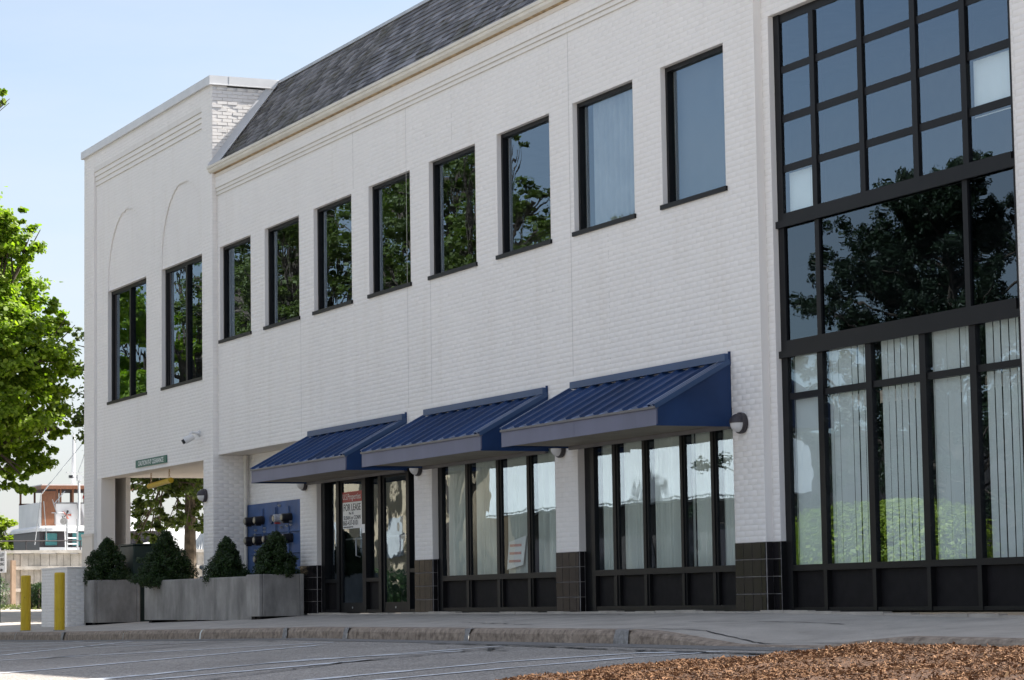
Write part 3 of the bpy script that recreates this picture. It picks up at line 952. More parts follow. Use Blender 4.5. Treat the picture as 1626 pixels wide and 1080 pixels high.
def shingle_geo(sx):
    x0, x1, r, dz, th, sk = sx
    a = Vector((0, -0.02, RZ0)) + d0 * (r * rh - 0.02 + dz)
    b_ = a + d0 * (rh + 0.035)
    t = th + 0.010
    X0, X1 = Vector((x0, 0, 0)), Vector((x1, 0, 0)); S = Vector((sk, 0, 0))
    return [a + X0, a + X1, b_ + X1 + S, b_ + X0 + S, a + X0 + nn * t, a + X1 + nn * t, b_ + X1 + S + nn * 0.006, b_ + X0 + S + nn * 0.006]
SF = [(4, 5, 6, 7), (0, 1, 5, 4), (1, 2, 6, 5), (3, 0, 4, 7)]
def in_view(sx):
    # the part of the roof that shows at the top of the picture lies left of about x=-30
    return sx[1] < -30.9 - (sx[2] * 0.45)
vis = [s_ for s_ in shing if in_view(s_)]
vis.sort(key=lambda s_: -s_[1])
sing = set(id(s_) for s_ in vis[:300])
allV = []; n = 0
for s_ in shing:
    g = shingle_geo(s_)
    if id(s_) in sing:
        me = bpy.data.meshes.new('shingle'); me.from_pydata([tuple(p) for p in g], [], SF); me.materials.append(M_SLATE); me.update()
        link_mesh('shingle', me, roof_o)
    else:
        allV += [tuple(p) for p in g]; n += 1
F = (np.array(SF)[None] + (np.arange(n) * 8)[:, None, None]).reshape(-1, 4)
o = np_mesh('shingles', np.array(allV), F, M_SLATE, roof_o); o['kind'] = 'stuff'
# gutter with a stained underside
gt = MB()
GP = [(-0.005, 8.20), (-0.10, 8.215), (-0.13, 8.235), (-0.15, 8.25), (-0.155, 8.29), (-0.175, 8.30), (-0.18, 8.345), (-0.16, 8.35), (-0.15, 8.32), (-0.02, 8.32)]
xs = frange(-46.07, -12, 12)
for a, b_ in zip(xs, xs[1:]):
    for i, ((y0, z0), (y1, z1)) in enumerate(zip(GP, GP[1:])):
        gt.face([(a, y0, z0), (a, y1, z1), (b_ - 0.002, y1, z1), (b_ - 0.002, y0, z0)][::-1], M_RUST if i == 0 else M_GUTTER)
gt.face([(-46.07, y, z) for y, z in GP], M_GUTTER)
gt.box(-45.97, -12, -0.05, -0.002, 8.14, 8.198, M_STUCCO)
build('gutter', gt, None, bld)

# --- upper windows
def bars(mb, x0, x1, z0, z1, w, ya, yb, mat=M_BLACK):
    mb.box(x0, x0 + w, ya, yb, z0, z1, mat); mb.box(x1 - w, x1, ya, yb, z0, z1, mat)
    mb.box(x0 + w, x1 - w, ya + 0.003, yb, z1 - w, z1, mat); mb.box(x0 + w, x1 - w, ya + 0.003, yb, z0, z0 + w, mat)

def window(x0, x1, z0, z1, y, mullion=False, w=0.055, gl=M_GLASS):
    f = MB(); bars(f, x0, x1, z0, z1, w, y, y + 0.09)
    if mullion:
        xm = (x0 + x1) / 2; f.box(xm - 0.05, xm + 0.05, y - 0.005, y + 0.09, z0 + w, z1 - w, M_BLACK)
        f.box(x0 + w, x0 + w + 0.06, y + 0.02, y + 0.088, z0 + w, z1 - w, M_BLACK)
        f.box(x0 + w + 0.06, x0 + w + 0.14, y + 0.045, y + 0.088, z0 + w, z1 - w, M_LAMPB)
    fo = build('window', f, None, bld)
    segs = [(x0 + w, x1 - w)] if not mullion else [(x0 + w + 0.14, (x0 + x1) / 2 - 0.05), ((x0 + x1) / 2 + 0.05, x1 - w)]
    for a, b_ in segs:
        p = MB(); p.box(a, b_, y + 0.05, y + 0.056, z0 + w, z1 - w, gl); build('pane', p, None, fo)
    s = MB(); s.box(x0 - 0.035, x1 + 0.035, y - 0.095, y + 0.09, z0 - 0.012, z0 + 0.045, M_BLACK); build('sill', s, None, fo)
    return fo
for i, (a, b_) in enumerate(WINX): window(a, b_, WZ0 + 0.01, WZ1, 0.065)
for o in T_OPS: window(o[0], o[1], o[2] + 0.01, o[3], PY + 0.075, True, 0.075)

# --- glazed bay (curtain wall)
BM = [-25.02, -24.015, -22.965, -22.05]
bx = [BX0] + BM + [BX1]
f = MB()
Y0, Y1 = 0.165, 0.27
f.box(BX0, BX0 + 0.13, Y0, Y1, 0.0, BZ1, M_BLACK); f.box(BX1 - 0.13, BX1, Y0, Y1, 0.0, BZ1, M_BLACK)
rails = [(6.83, 6.93, 0), (6.228, 6.312, 0), (5.648, 5.738, 0), (5.062, 5.148, 0), (4.436, 4.58, 0.03), (2.93, 3.10, 0.03), (2.418, 2.49, 0), (0.455, 0.525, 0.008), (-0.02, 0.04, 0.005)]
for z0, z1, pr in rails:
    f.box(BX0 + 0.13, BX1 - 0.13, Y0 + 0.012 - pr, Y1 - 0.002, z0, z1, M_BLACK)
for z0, pr in ((4.40, 0.05), (2.885, 0.05)):
    f.box(BX0 - 0.02, BX1, Y0 - 0.035, Y0 - 0.002, z0 + 0.02, z0 + 0.10, M_BLACK)
for x in BM:
    for z0, z1, w in ((4.58, 6.83, 0.05), (-0.0, 0.455, 0.035), (0.525, 2.93, 0.058)):
        f.box(x - w, x + w, Y0 - 0.004, Y1 - 0.004, z0, z1, M_BLACK)
for x in (-25.01, -22.10):
    f.box(x - 0.045, x + 0.045, Y0 + 0.0, Y1 - 0.004, 3.10, 4.436, M_BLACK)
bayf = build('window_wall', f, None, bld)
def pane(x0, x1, z0, z1, y, gl, parent):
    p = MB(); p.box(x0, x1, y, y + 0.006, z0, z1, gl); return build('pane', p, None, parent)
zr = [(4.58, 5.062), (5.148, 5.648), (5.738, 6.228), (6.312, 6.83)]
for i in range(5):
    a = bx[i] + (0.13 if i == 0 else 0.05); b_ = bx[i + 1] - (0.13 if i == 4 else 0.05)
    for z0, z1 in zr:
        o = pane(a, b_, z0, z1, 0.186 + rng.uniform(-.002, .002), M_GLASS, bayf)
    pane(a, b_, 0.525, 2.418, 0.19, M_GLASS, bayf)
    pane(a, b_, 2.49, 2.93, 0.19, M_GLASS, bayf)
    p = MB(); p.box(a - 0.03, b_ + 0.03, 0.225, 0.24, 0.04, 0.455, M_PANEL); build('panel', p, None, bayf)
for a, b_ in ((BX0 + 0.13, -25.055), (-24.965, -22.145), (-22.055, BX1 - 0.13)):
    pane(a, b_, 3.10, 4.436, 0.19, M_GLASSD, bayf)
sp = MB(); sp.box(BX0 + 0.01, BX1 - 0.01, 0.30, 0.32, 3.0, 4.5, M_PANEL); build('spandrel', sp, None, bayf)

# --- shop windows and doors
def shopfront(x0, x1, mulls, name='shop_window'):
    f = MB(); ya, yb = 0.075, 0.19
    ms = [(x0, mulls[0][1])] + mulls[1:] if mulls[0][0] <= x0 + 0.001 else mulls
    xs = [ms[0][1]]
    f.box(x0, ms[0][1] - 0.10, ya + 0.02, yb, 0, G_TOP, M_BLACK)
    f.box(ms[0][1] - 0.10, ms[0][1], ya, yb + .004, 0, G_TOP, M_BLACK)
    cells = []
    prev = ms[0][1]
    for a, b_ in ms[1:]:
        m_ = a + (b_ - a) * 0.5; b_ = a + (b_ - a) * 0.8
        f.box(a, m_, ya, yb, 0.08, G_TOP, M_BLACK); f.box(m_, b_, ya + 0.015, yb + 0.003, 0.08, G_TOP, M_BLACK)
        cells.append((prev, a)); prev = b_
    cells.append((prev, x1 - 0.03)); f.box(x1 - 0.03, x1, ya, yb, 0, G_TOP, M_BLACK)
    f.box(ms[0][1], x1 - 0.03, ya + 0.004, yb - 0.002, 0.0, 0.075, M_BLACK)
    f.box(ms[0][1], x1 - 0.03, ya - 0.006, yb - 0.002, 0.47, 0.545, M_BLACK)
    fo = build(name, f, None, bld)
    for a, b_ in cells:
        pane(a, b_, 0.545, G_TOP, 0.108, M_GLASS, fo)
        p = MB(); p.box(a - .01, b_ + .01, 0.135, 0.15, 0.075, 0.47, M_PANEL); build('panel', p, None, fo)
    return fo, cells
sw2, c2 = shopfront(-35.86, -31.60, [(-35.86, -35.67), (-34.80, -34.62), (-33.71, -33.52), (-32.68, -32.51)])
sw3, c3 = shopfront(-30.90, -26.74, [(-30.90, -30.59), (-30.06, -29.89), (-29.22, -29.07), (-28.22, -28.09), (-27.44, -27.30)])
# entrance
f = MB(); ya, yb = 0.075, 0.2
for a, b_ in ((-40.79, -40.63), (-40.10, -39.97), (-38.92, -38.78), (-38.24, -38.12), (-37.06, -36.96), (-36.60, -36.55)):
    f.box(a, b_, ya, yb, 0, G_TOP, M_BLACK)
for a, b_ in ((-40.63, -40.10), (-38.78, -38.24), (-36.96, -36.60)):
    f.box(a, b_, ya + 0.004, yb - .002, 0, 0.06, M_BLACK); f.box(a, b_, ya + .004, yb - .002, 0.50 if b_ < -37 else 0.62, 0.56 if b_ < -37 else 0.68, M_BLACK)
f.box(-40.63, -36.60, ya + 0.006, yb - 0.004, 2.2, 2.27, M_BLACK)
ent = build('entrance_frame', f, None, bld)
for a, b_ in ((-40.63, -40.10), (-38.78, -38.24)):
    pane(a, b_, 0.56, 2.2, 0.15, M_GLASS, ent)
    p = MB(); p.box(a, b_, 0.14, 0.15, 0.06, 0.50, M_PANEL); build('panel', p, None, ent)
pane(-36.96, -36.60, 0.06, 0.62, 0.15, M_GLASS, ent); pane(-36.96, -36.60, 0.68, 2.2, 0.15, M_GLASS, ent)
for a, b_, hx in ((-39.97, -38.92, -39.08), (-38.12, -37.06, -37.22)):
    f = MB(); bars(f, a + 0.008, b_ - 0.008, 0.012, 2.195, 0.07, 0.10, 0.15); f.box(a + 0.078, b_ - 0.078, 0.105, 0.148, 0.082, 0.17, M_BLACK)
    dr = build('door', f, None, bld)
    pane(a + 0.078, b_ - 0.078, 0.17, 2.125, 0.12, M_GLASS, dr)
    h = MB()
    h.tube([(hx, 0.10, 0.90), (hx, 0.03, 0.92), (hx, 0.03, 1.20), (hx, 0.10, 1.22)], 0.012, 8, M_STEEL)
    h.tube([(a + 0.1, 0.165, 1.20), (b_ - 0.1, 0.165, 1.20)], 0.012, 6, M_STEEL)
    build('handle', h, None, dr, True)
    l = MB(); l.tube([((a + b_) / 2, 0.101, 0.09), ((a + b_) / 2, 0.096, 0.09)], 0.018, 10, M_STEEL); build('lock', l, None, dr)

# --- tiled pier bases
tme = bpy.data.meshes.new('tile')
TW = 0.2
mb = MB()
c = [(0, 0, 0), (TW, 0, 0), (TW, 0, TW), (0, 0, TW)]
e = 0.004; cf_ = [(e, -0.009, e), (TW - e, -0.009, e), (TW - e, -0.009, TW - e), (e, -0.009, TW - e)]
tme.from_pydata(c + cf_, [], [(4, 5, 6, 7), (0, 1, 5, 4), (1, 2, 6, 5), (2, 3, 7, 6), (3, 0, 4, 7)])
tme.materials.append(M_TILE); tme.update()
def tile_run(parent, p0, dirx, length, z0, rows, y):
    g = 0.005
    for r in range(rows):
        x = 0.0
        while x < length - 0.02:
            w = min(0.2032, length - x)
            o = bpy.data.objects.new('tile', tme); COL.objects.link(o); o.parent = parent
            o.location = (p0[0] + dirx[0] * (x + g / 2), p0[1] + dirx[1] * (x + g / 2), z0 + r * 0.2 + g / 2)
            o.scale = ((w - g) / TW, 1, (0.2 - g) / TW)
            o.rotation_euler = (rng.uniform(-.004, .004), 0, math.atan2(dirx[1], dirx[0]) + rng.uniform(-.004, .004))
            x += 0.2032
for a, b_ in ((-41.60, -40.79), (-36.55, -35.86), (-31.60, -30.90), (-26.74, XR)):
    g = MB(); g.box(a - 0.002, b_ + 0.002, -0.006, 0.0, -0.02, 0.80, M_GROUT)
    if b_ > -26.1:
        g.box(XR, XR + 0.006, -0.002, 0.10, -0.02, 0.8, M_GROUT); g.box(XR, BX0, 0.092, 0.10, -0.02, 0.8, M_GROUT)
    else: g.box(b_ - 0.001, b_ + 0.006, -0.002, 0.075, -0.02, 0.8, M_GROUT)
    po = build('tiled_pier_base', g, None, bld)
    tile_run(po, (a, -0.006), (1, 0), b_ - a, 0.0, 4, 0)
    tile_run(po, ((b_ if b_ > -26.1 else b_) + 0.006, -0.002), (0, 1), 0.085 if b_ > -26.1 else 0.07, 0.0, 4, 0)
    if b_ > -26.1: tile_run(po, (XR + 0.006, 0.092), (1, 0), BX0 - XR - 0.006, 0.0, 4, 0)

# ------------------------------------------------------------------ awnings
def awning(x0, x1, label):
    t = thing('awning', label, 'awning', (x0, 0, 2.18), 'blue standing seam metal awnings over the shop fronts')
    D = -1.02; zt = 2.955; zf = 2.40
    n = 11; pw = (x1 - x0 - 0.10) / n
    dv = Vector((0, D, zf - zt)); ln = dv.length; dv.normalize(); nv = Vector((0, -dv.z, dv.y)); nv = nv if nv.z > 0 else -nv
    def pt(x, s, h): 
        q = Vector((x, -0.015, zt)) + dv * s + nv * h; return tuple(q)
    for i in range(n):
        a = x0 + 0.05 + i * pw; b_ = a + pw
        s = MB(); sl = ln - 0.02
        prof = [(a + 0.022, 0.0), (a + 0.06, -0.008), (b_ - 0.06, -0.008), (b_ - 0.022, 0.0)]
        for (xa, ha), (xb, hb) in zip(prof, prof[1:]):
            s.face([pt(xa, 0, ha), pt(xa, sl, ha), pt(xb, sl, hb), pt(xb, 0, hb)], M_NAVY)
        # turned-down lip, the light it catches put in as a paler colour
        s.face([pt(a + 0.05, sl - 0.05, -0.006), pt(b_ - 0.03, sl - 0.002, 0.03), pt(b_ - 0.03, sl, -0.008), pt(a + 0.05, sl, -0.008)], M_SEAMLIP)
        build('roof_pan', s, None, t)
    for i in range(n + 1):
        a = x0 + 0.05 + i * pw
        s = MB(); h = 0.030
        v = [(a - 0.022, 0), (a - 0.008, h), (a + 0.008, h), (a + 0.022, 0)]
        for (xa, ha), (xb, hb) in zip(v, v[1:]):
            s.face([pt(xa, 0.0, ha), pt(xa, ln, ha), pt(xb, ln, hb), pt(xb, 0.0, hb)], M_NAVY)
        s.face([pt(x, ln, h_) for x, h_ in v], M_SEAMLIP)
        build('seam', s, None, t)
    s = MB()
    for xa, xb in ((x0 + 0.008, x0 + 0.05), (x1 - 0.16, x1 + 0.006)):
        s.face([pt(xa, 0, 0.028), pt(xa, ln, 0.028), pt(xb, ln, 0.028), pt(xb, 0, 0.028)], M_NAVY2)
        s.face([pt(xb, 0, 0.028), pt(xb, ln, 0.028), pt(xb, ln, -0.01), pt(xb, 0, -0.01)], M_NAVY)
        s.face([pt(xa, 0, -0.01), pt(xa, ln, -0.01), pt(xa, ln, 0.028), pt(xa, 0, 0.028)], M_NAVY)
        if xa < (x0 + x1) / 2:
            s.face([pt(x0 + 0.0, 0, 0.034), pt(x0 + 0.0, ln, 0.034), pt(x0 + 0.02, ln, 0.034), pt(x0 + 0.02, 0, 0.034)], M_TRIMHI)
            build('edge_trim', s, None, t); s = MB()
    s.face([pt(x1 - 0.172, 0, 0.036), pt(x1 - 0.172, ln, 0.036), pt(x1 - 0.152, ln, 0.036), pt(x1 - 0.152, 0, 0.036)], M_TRIMHI); s.face([pt(x1 + 0.007, 0, 0.028), pt(x1 + 0.007, ln, 0.028), pt(x1 + 0.007, ln, -0.03), pt(x1 + 0.007, 0, -0.03)], M_NAVY2)
    build('edge_trim', s, None, t)
    s = MB(); s.box(x0, (x0 + x1) / 2 - 0.002, D, D + 0.02, 2.18, 2.375, M_FASCIA); s.box((x0 + x1) / 2 + 0.002, x1, D, D + 0.02, 2.18, 2.375, M_FASCIA)
    build('fascia', s, None, t)
    s = MB(); s.box(x0 - 0.01, x1 + 0.005, D - 0.02, D + 0.03, 2.377, 2.405, M_DRIP); build('drip_edge', s, None, t)
    for x, sg in ((x0 + 0.003, -1), (x1 - 0.003, 1)):
        s = MB(); w = 0.006 * sg
        A = [(x, -0.006, 2.18), (x, D + 0.021, 2.18), (x, D + 0.021, 2.376), (x, D + 0.03, 2.405), (x, -0.006, zt)]
        B = [(p[0] - w, p[1], p[2]) for p in A]
        s.face(A if sg > 0 else A[::-1], M_NAVY); s.face(B if sg < 0 else B[::-1], M_NAVY)
        s.box(min(x, x + 0.01 * sg), max(x, x + 0.01 * sg), D + 0.0, -0.008, 2.175, 2.195, M_NAVY)
        build('side_panel', s, None, t)
    s = MB(); s.box(x0 + 0.16, x1 - 0.001, -0.085, -0.004, zt + 0.0, 3.045, M_NAVY2); s.box(x1 - 0.012, x1 + 0.002, -0.034, -0.003, 2.9, 3.07, M_NAVY)
    build('wall_flashing', s, None, t)
    s = MB(); s.box(x0 + 0.02, x1 - 0.02, D + 0.022, -0.006, 2.20, 2.215, M_SOFFIT); s.box(x0 + 0.02, x1 - 0.02, -0.05, -0.006, 2.15, 2.198, M_DRIP); build('soffit', s, None, t)
    return t
aw = awning(-31.10, -26.75, 'navy metal awning nearest the tall glazed bay, its whole triangular side panel showing')
dup(aw, (-36.13 + 31.10, 0, 0), 'middle one of the three navy metal awnings, its lower corner behind the nearest one')
dup(aw, (-41.16 + 31.10, 0, 0), 'navy metal awning over the glass entrance doors, its far end beside the blue meter board')

# ------------------------------------------------------------------ wall lamps
def lamp(x, y, z, label, src=None):
    if src is not None:
        return dup(src, (x - src.location.x, y - src.location.y, z - src.location.z), label)
    t = thing('wall_lamp', label, 'wall light', (x, y, z), 'round bulkhead wall lights')
    s = MB(); seg = 28; R_ = 0.128
    s.tube([(x, y, z), (x, y - 0.035, z), (x, y - 0.055, z), (x, y - 0.062, z)], [R_ - 0.006, R_, R_ - 0.004, R_ - 0.02], seg, M_LAMPB)
    build('housing', s, None, t, False)
    s = MB()   # half dome lens, lower half
    def dome(s, a0, a1, r, h, mat):
        na, nb = 12, 5
        for i in range(na):
            for j in range(nb):
                q = []
                for ii, jj in ((i, j), (i + 1, j), (i + 1, j + 1), (i, j + 1)):
                    a = a0 + (a1 - a0) * ii / na; b_ = (math.pi / 2) * jj / nb
                    q.append((x + r * math.cos(b_) * math.cos(a), y - 0.060 - h * math.sin(b_), z + r * math.cos(b_) * math.sin(a)))
                s.face(q, mat)
    dome(s, math.pi, 2 * math.pi, 0.108, 0.095, M_LENS); build('lens', s, None, t, True)
    s = MB(); dome(s, 0, math.pi, 0.114, 0.108, M_LAMPB)
    s.face([(x + 0.112 * math.cos(a), y - 0.060, z - 0.002) for a in [math.pi * i / 12 for i in range(13)]], M_LAMPB)
    build('visor', s, None, t, False)
    return t
l0 = lamp(-26.49, -0.008, 2.20, 'dark round wall light with half covered lens on the white pier beside the glazed bay')
lamp(-31.37, -0.008, 2.19, 'round wall light on the white pier between the two shop windows', l0)
lamp(-36.33, -0.008, 2.19, 'round wall light on the white pier right of the glass doors, under the middle awning', l0)
lamp(-41.32, -0.008, 2.19, 'round wall light on the pier left of the glass doors, beside the meter board', l0)
lamp(-46.42, -0.108, 2.20, 'round wall light on the tower pier beside the drive-through opening', l0)

# ------------------------------------------------------------------ meters on blue board
REY = 0.594
t = thing('meter_board', 'tall blue painted board carrying electric meters in the wall recess', 'board', (-44.5, REY, 0))
s = MB()
bw = [(-46.0, -45.1), (-45.095, -44.25), (-44.245, -43.45), (-43.445, -42.7), (-42.695, -42.3)]
for i, (a, b_) in enumerate(bw):
    q = MB(); q.box(a, b_, REY - 0.05 - 0.004 * (i % 2), REY - 0.002, -0.1, 2.0 + (0.03 if i == 4 else 0.0), M_BLUEBOARD)
    build('board_panel', q, None, t)
YB = REY - 0.055
q = MB()
for x in (-45.0, -44.3, -43.6, -43.0):
    q.tube([(x, YB - 0.02, 0.2), (x, YB - 0.02, 1.9)], 0.014, 6, M_BLUEBOARD)
for z in (1.45, 1.07, 0.75):
    q.tube([(-45.7, YB - 0.015, z), (-42.9, YB - 0.015, z)], 0.012, 6, M_BLUEBOARD)
build('conduit', q, None, t)
for (x, z) in ((-45.4, 1.52), (-45.4, 1.44), (-44.9, 1.54), (-44.9, 1.48), (-44.0, 1.53), (-43.5, 1.62), (-43.5, 1.56), (-45.4, 1.15), (-45.4, 1.08), (-44.9, 1.16), (-44.9, 1.10), (-44.4, 1.17), (-43.6, 1.35), (-43.1, 0.8), (-44.1, 1.92), (-43.7, 1.55)):
    q = MB(); q.tube([(x, YB, z), (x, YB - 0.035, z)], 0.02, 8, M_STEEL); q.tube([(x, YB - 0.035, z), (x, YB - 0.05, z + 0.01)], 0.011, 6, M_STEEL)
    build('screw_cap', q, None, t)
q = MB(); q.tube([(-44.53, YB - 0.006 + 0.0 * 0, 1.69), (-44.53, YB - 0.03, 1.69)], 0.085, 20, M_NAVY); build('empty_socket', q, None, t)
def meter(x, z, label, grey=False):
    t = thing('electric_meter', label, 'electric meter', (x, YB, z), 'electric meters on the blue board')
    s = MB(); s.tube([(x, YB, z), (x, YB - 0.06, z), (x, YB - 0.062, z), (x, YB - 0.17, z), (x, YB - 0.18, z)], [0.082, 0.082, 0.075, 0.072, 0.06], 18, M_METERW if grey else M_METER)
    build('housing', s, None, t, False)
    s = MB(); s.tube([(x, YB - 0.18, z), (x, YB - 0.192, z)], [0.056, 0.045], 18, M_METERF); build('dial_face', s, None, t)
    s = MB(); s.box(x - 0.02, x + 0.02, YB - 0.15, YB - 0.05, z - 0.10, z - 0.072, M_METER if not grey else M_SIGNR); build('seal_tab', s, None, t)
rows = {1.69: [(-45.55, 'top row, leftmost black electric meter on the blue board'), (-45.02, 'top row, second black electric meter, left of the empty socket'), (-43.98, 'pale grey electric meter in the top row of the blue board'), (-43.55, 'top row, rightmost black electric meter on the blue board')],
        1.33: [(-45.55, 'middle row, leftmost black electric meter on the blue board'), (-45.05, 'middle row, second black electric meter from the left'), (-44.53, 'middle row, third black electric meter from the left'), (-44.0, 'middle row, fourth black electric meter, next to the spruce tip'), (-43.5, 'middle row, rightmost black electric meter, behind the spruce tip')],
        0.98: [(-45.02, 'bottom row, left black electric meter, low on the blue board'), (-44.5, 'bottom row, right black electric meter, half behind the spruce')]}
for z, L_ in rows.items():
    for x, lb in L_: meter(x, z, lb, 'grey' in lb)
t = tag(build('downpipe', MB().tube([(-45.90, 0.50, 2.92), (-45.90, 0.50, 0.0)], 0.035, 10, M_GUTTER)), 'white vertical drainpipe in the inner corner left of the blue meter board', 'drainpipe')

# ------------------------------------------------------------------ signs, camera, clearance bar
t = thing('clearance_sign', 'green sign with white letters reading CAUTION 8\'-8" CLEARANCE above the drive-through', 'sign', (-50, PY - 0.01, 3.03))
s = MB(); s.box(-51.05, -48.97, PY - 0.03, PY - 0.008, 2.955, 3.105, M_SIGNG); build('plate', s, None, t)
text('lettering', 'CAUTION 8\'-8" CLEARANCE', 0.135, (-50.01, PY - 0.031, 2.985), M_SIGNW, t, 'CENTER', 0.001, sx=1.02)
t = thing('security_camera', 'small white bullet security camera on an arm on the tower wall', 'camera', (-46.75, TY, 3.38))
s = MB(); s.tube([(-46.75, TY - 0.006, 3.38), (-46.75, TY - 0.04, 3.38)], 0.06, 14, M_CAMW); build('mount', s, None, t, False)
s = MB(); s.tube([(-46.75, TY - 0.04, 3.38), (-46.76, TY - 0.16, 3.40), (-46.77, TY - 0.20, 3.36)], [0.03, 0.026, 0.026], 10, M_CAMW); build('arm', s, None, t)
s = MB(); s.tube([(-46.76, TY - 0.13, 3.33), (-46.80, TY - 0.29, 3.24)], [0.06, 0.07], 14, M_CAMW); s.tube([(-46.80, TY - 0.28, 3.245), (-46.81, TY - 0.33, 3.215)], [0.045, 0.045], 12, M_METER); build('camera_body', s, None, t)
t = thing('clearance_bar', 'yellow height bar hung on two chains in the drive-through', 'height bar', (-51, 0.15, 2.6), None)
yb_ = -0.02
BARPTS = [(-52.18, 0.55, 2.64), (-49.55, 0.20, 2.64)]
s = MB(); s.tube(BARPTS, 0.055, 16, M_YEL); build('bar', s, None, t)
for x, y in ((-51.95, 0.52), (-49.75, 0.228)):
    s = MB()
    for k in range(6):
        z = 2.69 + k * 0.04
        if k % 2: s.tube([(x - 0.012, y, z), (x - 0.012, y, z + 0.055)], 0.006, 5, M_RUST); s.tube([(x + 0.012, y, z), (x + 0.012, y, z + 0.055)], 0.006, 5, M_RUST)
        else: s.tube([(x, y - 0.012, z), (x, y - 0.012, z + 0.055)], 0.006, 5, M_RUST); s.tube([(x, y + 0.012, z), (x, y + 0.012, z + 0.055)], 0.006, 5, M_RUST)
    s.tube([(x - 0.05, y, 2.94), (x + 0.05, y, 2.94)], 0.012, 6, M_RUST)
    build('chain', s, None, t)
# lease sign inside the door
t = thing('lease_sign', 'white and red FOR LEASE sign on the glass of the left entrance door', 'sign', (-39.5, 0.14, 1.4))
s = MB(); s.box(-39.88, -38.95, 0.112, 0.116, 1.37, 1.80, M_SIGNW); build('board', s, None, t)
s = MB(); s.box(-39.88, -38.95, 0.110, 0.114, 1.802, 1.97, M_SIGNR); build('header', s, None, t)
text('lettering', 'U.S.Properties', 0.135, (-39.87, 0.108, 1.845), M_SIGNW, t, sx=1.02)
text('lettering', 'FOR LEASE', 0.16, (-39.84, 0.110, 1.66), M_INK, t, sx=1.0)
text('lettering', 'Max. 7sf.', 0.06, (-39.6, 0.110, 1.60), M_INK, t)
text('lettering', 'SUSAN or CONN', 0.095, (-39.84, 0.110, 1.515), M_INK, t, sx=1.05)
text('lettering', '860-437-0101', 0.115, (-39.86, 0.110, 1.425), M_INK, t, sx=1.05)
text('lettering', 'www.usproperties', 0.045, (-39.85, 0.110, 1.385), M_INK, t, sx=1.3)
s = MB(); s.box(-38.92, -38.80, 0.068, 0.073, 1.28, 1.42, M_SIGNW)
tag(build('paper_notice', s), 'small white paper notice on the black frame beside the left door', 'notice')
for _c in COL.objects:
    if _c.name.startswith('lettering'): _c['kind'] = 'stuff'
# leaning board and chairs inside
t = thing('leaning_board', 'white board with faint red lines behind the middle shop window, near its right end', 'board', (-33.2, 0.15, 0.55))
s = MB(); s.face([(-33.50, 0.135, 0.60), (-32.97, 0.135, 0.66), (-32.9, 0.165, 1.07), (-33.50, 0.165, 0.99)], M_SIGNW); s.face([(-33.50, 0.145, 0.60), (-32.97, 0.145, 0.66), (-32.9, 0.175, 1.07), (-33.50, 0.175, 0.99)], M_SIGNW); build('board', s, None, t)
s = MB()
for k in range(3):
    zz = 0.70 + k * 0.11; s.box(-33.42, -33.04, 0.130 + 0.008 * k, 0.134 + 0.008 * k, zz, zz + 0.035, M_PINK)
build('red_line', s, None, t)
def chair(x, y, r, label, src=None):
    if src: return dup(src, (x - src.location.x, y - src.location.y, 0), label, r)
    t = thing('plastic_chair', label, 'chair', (x, y, 0.005), 'white plastic chairs inside the shop')
    s = MB(); s.box(x - 0.21, x + 0.21, y - 0.2, y + 0.22, 0.43, 0.46, M_CHAIR); build('seat', s, None, t)
    s = MB()
    pts = [(-0.20, 0.50), (0.20, 0.50), (0.21, 0.72), (0.15, 0.86), (-0.15, 0.86), (-0.21, 0.72)]
    s.face([(x + a, y - 0.21 - (z - 0.46) * 0.2, z) for a, z in pts], M_CHAIR); s.face([(x + a, y - 0.18 - (z - 0.46) * 0.2, z) for a, z in pts], M_CHAIR); build('backrest', s, None, t)
    for a in (-0.18, 0.18):
        for b_ in (-0.17, 0.19):
            s = MB(); s.tube([(x + a * 1.1, y + b_ * 1.15, 0.01), (x + a, y + b_, 0.43)], [0.018, 0.022], 6, M_CHAIR); build('leg', s, None, t)
    return t
ch = chair(-30.3, 0.75, 0, 'white plastic chair inside the right shop window, left end behind the first pane')
chair(-28.9, 0.75, 0.15, 'white plastic chair inside the right shop window, behind the third pane', ch)
chair(-27.9, 0.75, -0.1, 'white plastic chair inside the right shop window, behind the fourth pane', ch)
chair(-32.0, 0.8, 0.1, 'white plastic chair inside the middle shop window beside its right pier', ch)

# ------------------------------------------------------------------ curtains
def curtain(parent, x0, x1, z0, z1, y, amp, per, seed, mat=M_CURT):
    jr = random.Random(seed); n = max(8, int((x1 - x0) / 0.012)); s = MB()
    ph = jr.uniform(0, 6); pts = []
    for i in range(n + 1):
        x = x0 + (x1 - x0) * i / n
        ph += (x1 - x0) / n / per * 6.283 * jr.uniform(0.6, 1.5)
        pts.append((x, y + amp * math.sin(ph)))
    rows = [z0, z0 + (z1 - z0) * .33, z0 + (z1 - z0) * .66, z1]
    for k in range(len(rows) - 1):
        for (xa, ya_), (xb, yb2) in zip(pts, pts[1:]):
            s.face([(xa, ya_, rows[k]), (xb, yb2, rows[k]), (xb, yb2, rows[k + 1]), (xa, ya_, rows[k + 1])], mat)
    return build('curtain_panel', s, None, parent)
def slats(parent, x0, x1, z0, z1, y, w, gap, seed, mat=M_BLIND, miss=0.0):
    jr = random.Random(seed); x = x0
    while x < x1:
        if jr.random() > miss:
            a = jr.uniform(-0.06, 0.12); ww = w * math.cos(a); dy = w * math.sin(a) / 2
            s = MB(); xa, xb = x, min(x + ww, x1)
            s.face([(xa, y - dy, z0), (xb, y + dy, z0), (xb, y + dy, z1), (xa, y - dy, z1)], mat)
            build('slat', s, None, parent)
        x += w + gap * jr.uniform(0.2, 2.0)
